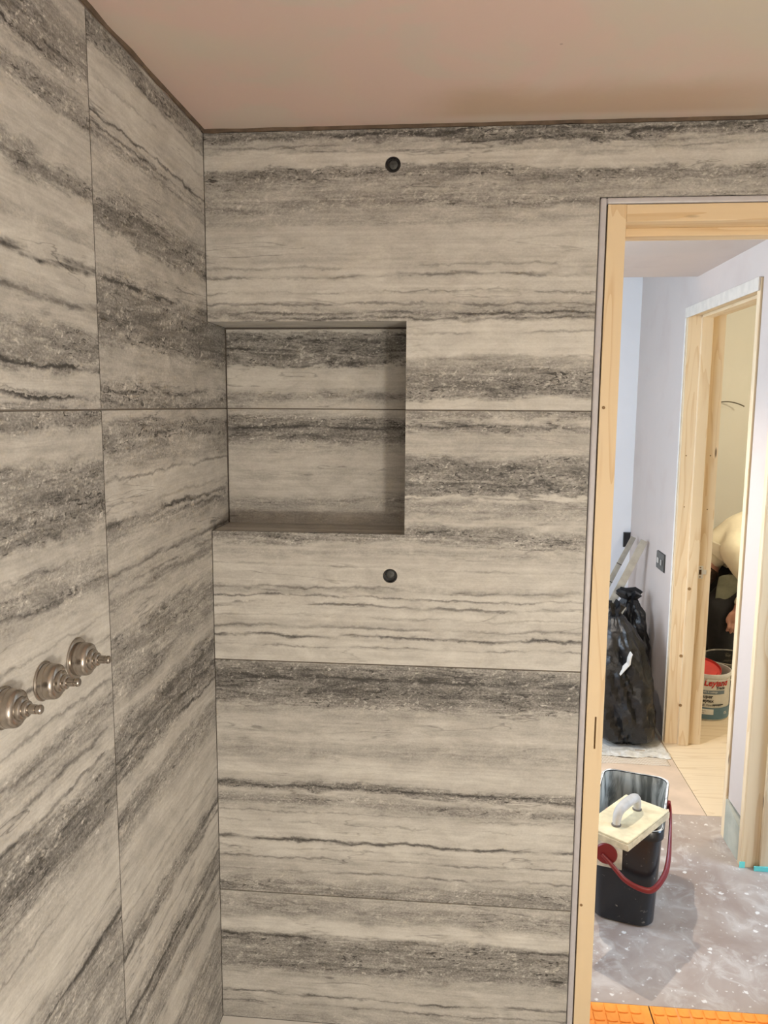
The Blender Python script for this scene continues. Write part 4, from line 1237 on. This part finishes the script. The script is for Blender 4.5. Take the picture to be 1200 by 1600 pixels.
# wire bail lying along the rim and a red lid propped in the tub
bm = bmesh.new()
tube(bm, [((PR+0.006)*Vector((math.cos(a), math.sin(a), 0))+Vector((0, 0, PH-0.030-0.06*math.sin((a-AF+0.2)*0.0)))) for a in [AF+0.0+i*0.1 for i in range(0, 12)]], 0.0022, 8)
bm2o('bail_wire', bm, M_STEEL, pt, smooth=True)
bm = bmesh.new(); q = Matrix.Translation((-0.030, 0.0, PH-0.016)) @ Matrix.Rotation(math.radians(16), 4, Vector((1, 0, 0)))
lathe(bm, [(0, 0.016), (0.082, 0.016), (0.084, 0.010), (0.094, 0.010), (0.098, 0.022), (0.100, 0.020), (0.100, 0.004), (0.096, 0.0), (0, 0.004)], 40, q)
bm2o('red_lid', bm, plain('red_lid_plastic', (0.52, 0.045, 0.04), 0.4), pt, smooth=True)

# ---- black rubble bucket behind the tub
RC = Vector((2.105, 2.60, 0))
rb = thing('rubble_bucket', 'round black builder\'s bucket with a dusty rim behind the paint tub', 'bucket', tuple(RC))
bm = bmesh.new()
lathe(bm, [(0, 0), (0.112, 0), (0.140, 0.235), (0.137, 0.235), (0.110, 0.006), (0, 0.006)], 44)
m_rb = NT('dusty_black_bucket'); n = m_rb.noise(m_rb.coord(), 18, 4, 0.6, 1.0); M_RB = m_rb.out(m_rb.mix(m_rb.smooth(n, 0.5, 0.72), (0.014, 0.013, 0.012), (0.20, 0.17, 0.12)), 0.5)
bm2o('body', bm, M_RB, rb, smooth=True)
bm = bmesh.new(); lathe(bm, [(0.138, 0.222), (0.147, 0.224), (0.148, 0.238), (0.143, 0.242), (0.137, 0.236)], 44)
bm2o('rim', bm, plain('dusty_rim', (0.15, 0.135, 0.11), 0.7, var=0.4, scale=30), rb, smooth=True)
bm = bmesh.new(); tube(bm, [(0.149*math.cos(a), 0.149*math.sin(a), 0.20-0.12*math.sin(a+2.2)) for a in [-2.2+i*0.2 for i in range(16)]], 0.003, 8)
bm2o('bail_wire', bm, M_STEEL, rb, smooth=True)

# ---- wire tail out of the far wall of the side room
wp = [hit(x, y, 1, 3.985) for x, y in ((1118, 630), (1126, 628), (1136, 628), (1146, 631), (1153, 635))]
wc = wp[0].copy(); wc.y = 4.0
bm = bmesh.new()
pp = [Vector((0, 0, 0))] + [Vector((p.x-wc.x, -0.02-0.03*i, p.z-wc.z)) for i, p in enumerate(wp)]
tube(bm, smooth_path(pp, 5), 0.004, 8)
wo = bm2o('cable_tail', bm, plain('dark_grey_cable', (0.10, 0.085, 0.06), 0.6), smooth=True); wo.location = wc
tag(wo, 'loose end of dark cable sticking out of the yellowish wall', 'cable')

# ---- bending person
def skin_mesh(verts, edges, radii, root, voxel=0.010, it=6):
    """one continuous skin over tapering limbs: overlapping tapered tubes fused by a voxel remesh and smoothed"""
    bm = bmesh.new()
    rad = [sum(r)/2 if isinstance(r, tuple) else r for r in radii]
    for v, r in zip(verts, rad):
        bmesh.ops.create_icosphere(bm, subdivisions=3 if r > 0.02 else 2, radius=r, matrix=Matrix.Translation(v))
    for a, b in edges:
        tube(bm, [Vector(verts[a]).lerp(Vector(verts[b]), k/4) for k in range(5)], [rad[a]+(rad[b]-rad[a])*k/4 for k in range(5)], 20)
    me = bpy.data.meshes.new('tmp'); bmesh.ops.recalc_face_normals(bm, faces=bm.faces[:]); bm.to_mesh(me); bm.free()
    ob = bpy.data.objects.new('tmp', me); COL.objects.link(ob)
    md = ob.modifiers.new('remesh', 'REMESH'); md.mode = 'VOXEL'; md.voxel_size = voxel; md.use_smooth_shade = True
    sm = ob.modifiers.new('smooth', 'SMOOTH'); sm.factor = 0.5; sm.iterations = it
    dg = bpy.context.evaluated_depsgraph_get(); dg.update()
    out = bpy.data.meshes.new_from_object(ob.evaluated_get(dg))
    bpy.data.objects.remove(ob); bpy.data.meshes.remove(me)
    return out

def graph(chains):
    V, E, R, idx = [], [], [], {}
    for ch in chains:
        prev = None
        for key, p, r in ch:
            if key not in idx:
                idx[key] = len(V); V.append(Vector(p)); R.append(r)
            if prev is not None:
                E.append((idx[prev], idx[key]))
            prev = key
    return V, E, R, idx

PX, PY = 2.40, 2.80
def pp_(x, y, z):
    return (x-PX, y-PY, z)
pelvis = pp_(2.46, 2.84, 0.92); waist = pp_(2.36, 2.83, 0.925); chest = pp_(2.22, 2.82, 0.870); neckb = pp_(2.085, 2.81, 0.80); neck = pp_(2.045, 2.80, 0.73)
head1 = pp_(1.985, 2.79, 0.675)
arms = []
for s, nm in ((-1, 'r'), (1, 'l')):
    sh = pp_(2.12, 2.82+s*0.155, 0.80); el = pp_(2.24, 2.63, 0.60) if s < 0 else pp_(2.10, 2.82+s*0.18, 0.55)
    wr = pp_(2.155, 2.60, 0.50) if s < 0 else pp_(2.02, 3.02, 0.40)
    hd = (wr[0]-0.02, wr[1]-s*0.01, wr[2]-0.075)
    chain = [('chest', chest, 0.104), ('sh'+nm, sh, 0.046), ('el'+nm, el, 0.036), ('wr'+nm, wr, 0.029), ('pa'+nm, ((wr[0]+hd[0])/2, (wr[1]+hd[1])/2, (wr[2]+hd[2])/2), (0.034, 0.018)), ('kn'+nm, hd, (0.036, 0.015))]
    arms.append(chain)
    for f in range(4):
        fx = (f-1.5)*0.0185; ln = (0.062, 0.074, 0.070, 0.054)[f]
        a = (hd[0]+fx, hd[1], hd[2]-0.016); b = (hd[0]+fx*1.1-0.004, hd[1]+s*0.004, hd[2]-0.016-ln*.55); c = (hd[0]+fx*1.1-0.006, hd[1]-s*0.010, hd[2]-0.016-ln)
        arms.append([('kn'+nm, hd, 0.015), ('f%da%s' % (f, nm), a, 0.0090), ('f%db%s' % (f, nm), b, 0.0082), ('f%dc%s' % (f, nm), c, 0.0068)])
    pa = arms[-5][4][1]
    arms.append([('pa'+nm, pa, 0.02), ('t1'+nm, (pa[0]-0.036, pa[1], pa[2]-0.012), 0.0105), ('t2'+nm, (pa[0]-0.050, pa[1]-s*0.006, pa[2]-0.042), 0.0095), ('t3'+nm, (pa[0]-0.050, pa[1]-s*0.012, pa[2]-0.064), 0.0075)])
legs = []
for s, nm in ((-1, 'r'), (1, 'l')):
    hip = pp_(2.46, 2.84+s*0.095, 0.87); kn = pp_(2.085, 2.86+s*0.13, 0.46); an = pp_(2.14, 2.86+s*0.13, 0.09); ft = pp_(2.00, 2.86+s*0.14, 0.035)
    legs.append([('pelvis', pelvis, 0.13), ('hip'+nm, hip, 0.088), ('kn_'+nm, kn, 0.058), ('cf'+nm, tuple((kn[i]*.6+an[i]*.4)+(0.02 if i == 0 else 0) for i in range(3)), 0.052), ('an'+nm, an, 0.038), ('ft'+nm, ft, (0.036, 0.03))])
trunk = [('pelvis', pelvis, 0.13), ('waist', waist, 0.104), ('chest', chest, 0.104), ('neckb', neckb, 0.070), ('neck', neck, 0.055), ('head', head1, 0.060)]
V, E_, R_, ix = graph([trunk]+arms+legs)
t = NT('skin'); n = t.noise(t.coord(), 40, 3)
M_SKIN = t.out(t.mix(n, (0.50, 0.26, 0.19), (0.60, 0.33, 0.25)), 0.5)
per = thing('person', 'person in a cream top and black trousers bending over in the side room', 'person', (PX+0.03, PY+0.13, 0))
body_me = skin_mesh(V, E_, R_, ix['pelvis'], 0.0055, 3)
# head: ellipsoid with brow, nose, jaw and ears, joined to the body mesh
bm = bmesh.new(); bm.from_mesh(body_me)
Fd = Vector((-0.55, -0.10, -0.83)).normalized()      # crown direction: hanging down and forward
Fc = Vector((-0.50, -0.25, 0.0)); Fc = Vector((-0.80, 0.05, 0.53)).normalized(); Fc = -(Fc - Fd*Fc.dot(Fd)).normalized()
Fc = -Fc if Fc.x > 0 else Fc
Sd = Fd.cross(Fc).normalized()
Hc = Vector(head1) + Fd*0.02
def hp_(u, v):      # u lon (0 = face), v lat
    cu, su, cv, sv = math.cos(u), math.sin(u), math.cos(v), math.sin(v)
    f = 0.098*cu*cv; sd = 0.076*su*cv; c = 0.118*sv
    if sv < 0:
        f += 0.012*cu*cv*(-sv)*2; sd *= 1-0.25*(-sv)
    fr = max(0, cu)**6
    f += 0.026*fr*math.exp(-((c+0.018)/0.020)**2)*(max(0, cu)**30)      # nose
    f += 0.006*fr*math.exp(-((c-0.022)/0.012)**2)                       # brow
    f -= 0.008*math.exp(-((abs(su)-0.36)/0.14)**2)*math.exp(-((c-0.004)/0.012)**2)*(cu > 0)   # eye sockets
    f += 0.005*(max(0, cu)**14)*math.exp(-((c+0.055)/0.010)**2)         # lips
    return Hc + Fc*f + Sd*sd + Fd*c
NU, NV = 40, 28
rows = [[bm.verts.new(hp_(2*math.pi*i/NU, -math.pi/2+math.pi*(j+0.5)/NV)) for i in range(NU)] for j in range(NV)]
for a, b in zip(rows, rows[1:]):
    for i in range(NU):
        bm.faces.new((a[i], a[(i+1) % NU], b[(i+1) % NU], b[i]))
bm.faces.new(rows[0][::-1]); bm.faces.new(rows[-1])
for s in (-1, 1):      # ears
    ec = Hc + Sd*(s*0.076) - Fc*0.008 - Fd*0.006
    prev = None
    for ri, (k, o_) in enumerate(((0.3, 0.010), (0.75, 0.010), (1.0, 0.018), (1.05, 0.022), (0.85, 0.026), (0.55, 0.016), (0.2, 0.012))):
        ring = [bm.verts.new(ec + Sd*(s*o_) + Fd*(0.034*k*math.sin(a)) + (-Fc)*(0.020*k*math.cos(a)+0.004)) for a in [2*math.pi*q/16 for q in range(16)]]
        if prev:
            for q in range(16):
                bm.faces.new((prev[q], prev[(q+1) % 16], ring[(q+1) % 16], ring[q]))
        prev = ring
    bm.faces.new(prev)
bo_ = bm2o('body', bm, M_SKIN, per, smooth=True)
# hair cap (short, dark)
bm = bmesh.new()
rows = []
for j in range(NV):
    v = -math.pi/2+math.pi*(j+0.5)/NV
    if v < -0.45: continue
    rows.append([(i, v) for i in range(NU)])
vv = {}
for r in rows:
    for (i, v) in r:
        u = 2*math.pi*i/NU
        keep = (math.cos(u) < 0.25 and v > -0.45) or v > 0.55
        if keep:
            p = hp_(u, v); vv[(i, v)] = bm.verts.new(Hc+(p-Hc)*1.055)
for a, b in zip(rows, rows[1:]):
    for i in range(NU):
        ks = [a[i], a[(i+1) % NU], b[(i+1) % NU], b[i]]
        if all(k in vv for k in ks):
            bm.faces.new([vv[k] for k in ks])
ha = bm2o('hair', bm, plain('dark_brown_hair', (0.055, 0.032, 0.020), 0.7, var=0.4, scale=90), per, smooth=True)
sm = ha.modifiers.new('thickness', 'SOLIDIFY'); sm.thickness = 0.006; sm.offset = -1
# eyes
for s in (-1, 1):
    bm = bmesh.new(); bmesh.ops.create_icosphere(bm, subdivisions=2, radius=0.011)
    bmesh.ops.translate(bm, verts=bm.verts[:], vec=Hc+Fc*0.082+Sd*(s*0.031)+Fd*0.004)
    bm2o('eye', bm, plain('eye_white', (0.7, 0.68, 0.64), 0.2), per, smooth=True)
# cream top
tops = [[('waist0', pp_(2.47, 2.84, 0.930), 0.138), ('waist', pp_(2.36, 2.83, 0.925), 0.126), ('chest', pp_(2.22, 2.82, 0.870), 0.128), ('neckb', pp_(2.105, 2.81, 0.805), 0.098), ('collar', pp_(2.062, 2.805, 0.755), 0.080)]]
for s, nm in ((-1, 'r'), (1, 'l')):
    sh = pp_(2.125, 2.82+s*0.155, 0.80); el = pp_(2.24, 2.63, 0.60) if s < 0 else pp_(2.10, 2.82+s*0.18, 0.55)
    mid = el; wr = pp_(2.155, 2.60, 0.50) if s < 0 else pp_(2.02, 3.02, 0.40); low = tuple(el[i]*.2+wr[i]*.8 for i in range(3))
    tops.append([('chest', chest, 0.128), ('s'+nm, sh, 0.078), ('m'+nm, mid, 0.060), ('w'+nm, low, 0.046)])
V, E_, R_, ix = graph(tops)
me = skin_mesh(V, E_, R_, ix['chest'])
bm = bmesh.new(); bm.from_mesh(me); bm.normal_update()
for v in bm.verts:
    v.co += v.normal*(0.007*mnoise.noise(v.co*7)+0.003*mnoise.noise(Vector((v.co.x*14, v.co.y*5, v.co.z*22))))
bm2o('cream_top', bm, plain('cream_cotton', (0.74, 0.69, 0.54), 0.85, var=0.06, scale=14, bump=0.3), per, smooth=True)
# hood thrown forward round the neck
bm = bmesh.new(); rows = []
for j in range(10):
    fz = j/9
    c = Vector(neckb).lerp(Vector(neck)+Vector((0.02, 0, 0.0)), fz); r = 0.115-0.018*fz
    rows.append([bm.verts.new(c + Sd*(math.cos(a)*r) + Fc*(math.sin(a)*r*0.95) + Vector((0, 0, 0.012*mnoise.noise(Vector((math.cos(a)*3, math.sin(a)*3, fz*6)))))) for a in [2*math.pi*k/36 for k in range(36)]])
for a, b in zip(rows, rows[1:]):
    for k in range(36):
        bm.faces.new((a[k], a[(k+1) % 36], b[(k+1) % 36], b[k]))
ho = bm2o('collar', bm, plain('cream_collar', (0.70, 0.65, 0.52), 0.85), per, smooth=True)
hm_ = ho.modifiers.new('thickness', 'SOLIDIFY'); hm_.thickness = 0.006
# olive apron hanging below the chest
bm = bmesh.new(); rows = []
for j in range(14):
    fz = j/13; row = []
    for i in range(22):
        fx = i/21
        x = 2.045+0.24*fx; z = 0.655-0.165*fz+0.012*math.sin(fx*5) ; y = 2.645+0.018*math.sin(fx*9+fz*3)+0.03*fz
        row.append(bm.verts.new(pp_(x, y, z)))
    rows.append(row)
for a, b in zip(rows, rows[1:]):
    for i in range(21):
        bm.faces.new((a[i], a[i+1], b[i+1], b[i]))
ap = bm2o('hanging_shirt_front', bm, plain('olive_cloth', (0.20, 0.21, 0.155), 0.85, var=0.15, scale=18), per, smooth=True)
am = ap.modifiers.new('thickness', 'SOLIDIFY'); am.thickness = 0.006
# black trousers and boots
tr_ = []
for s, nm in ((-1, 'r'), (1, 'l')):
    hip = pp_(2.46, 2.84+s*0.095, 0.86); kn = pp_(2.085, 2.86+s*0.13, 0.46); an = pp_(2.135, 2.86+s*0.13, 0.12)
    tr_.append([('belt', pp_(2.43, 2.84, 0.945), 0.140), ('pelvis', pp_(2.47, 2.84, 0.89), 0.140), ('h'+nm, hip, 0.108), ('k'+nm, kn, 0.092), ('a'+nm, an, 0.080)])
V, E_, R_, ix = graph(tr_)
me = skin_mesh(V, E_, R_, ix['pelvis'])
me.polygons.foreach_set('use_smooth', [True]*len(me.polygons))
newobj('trousers', me, plain('black_workwear', (0.012, 0.012, 0.014), 0.8, var=0.25, scale=25, bump=0.4), per)
for s in (-1, 1):
    V, E_, R_, ix = graph([[('a', pp_(2.135, 2.86+s*0.13, 0.125), 0.052), ('b', pp_(2.14, 2.86+s*0.13, 0.055), 0.052), ('c', pp_(2.07, 2.86+s*0.133, 0.045), (0.046, 0.044)), ('d', pp_(1.96, 2.86+s*0.14, 0.034), (0.044, 0.032))]])
    me = skin_mesh(V, E_, R_, 1)
    zmin = min(v.co.z for v in me.vertices)
    for v in me.vertices:
        v.co.z -= zmin
    newobj('boot', me, plain('brown_boot', (0.09, 0.055, 0.03), 0.6), per)
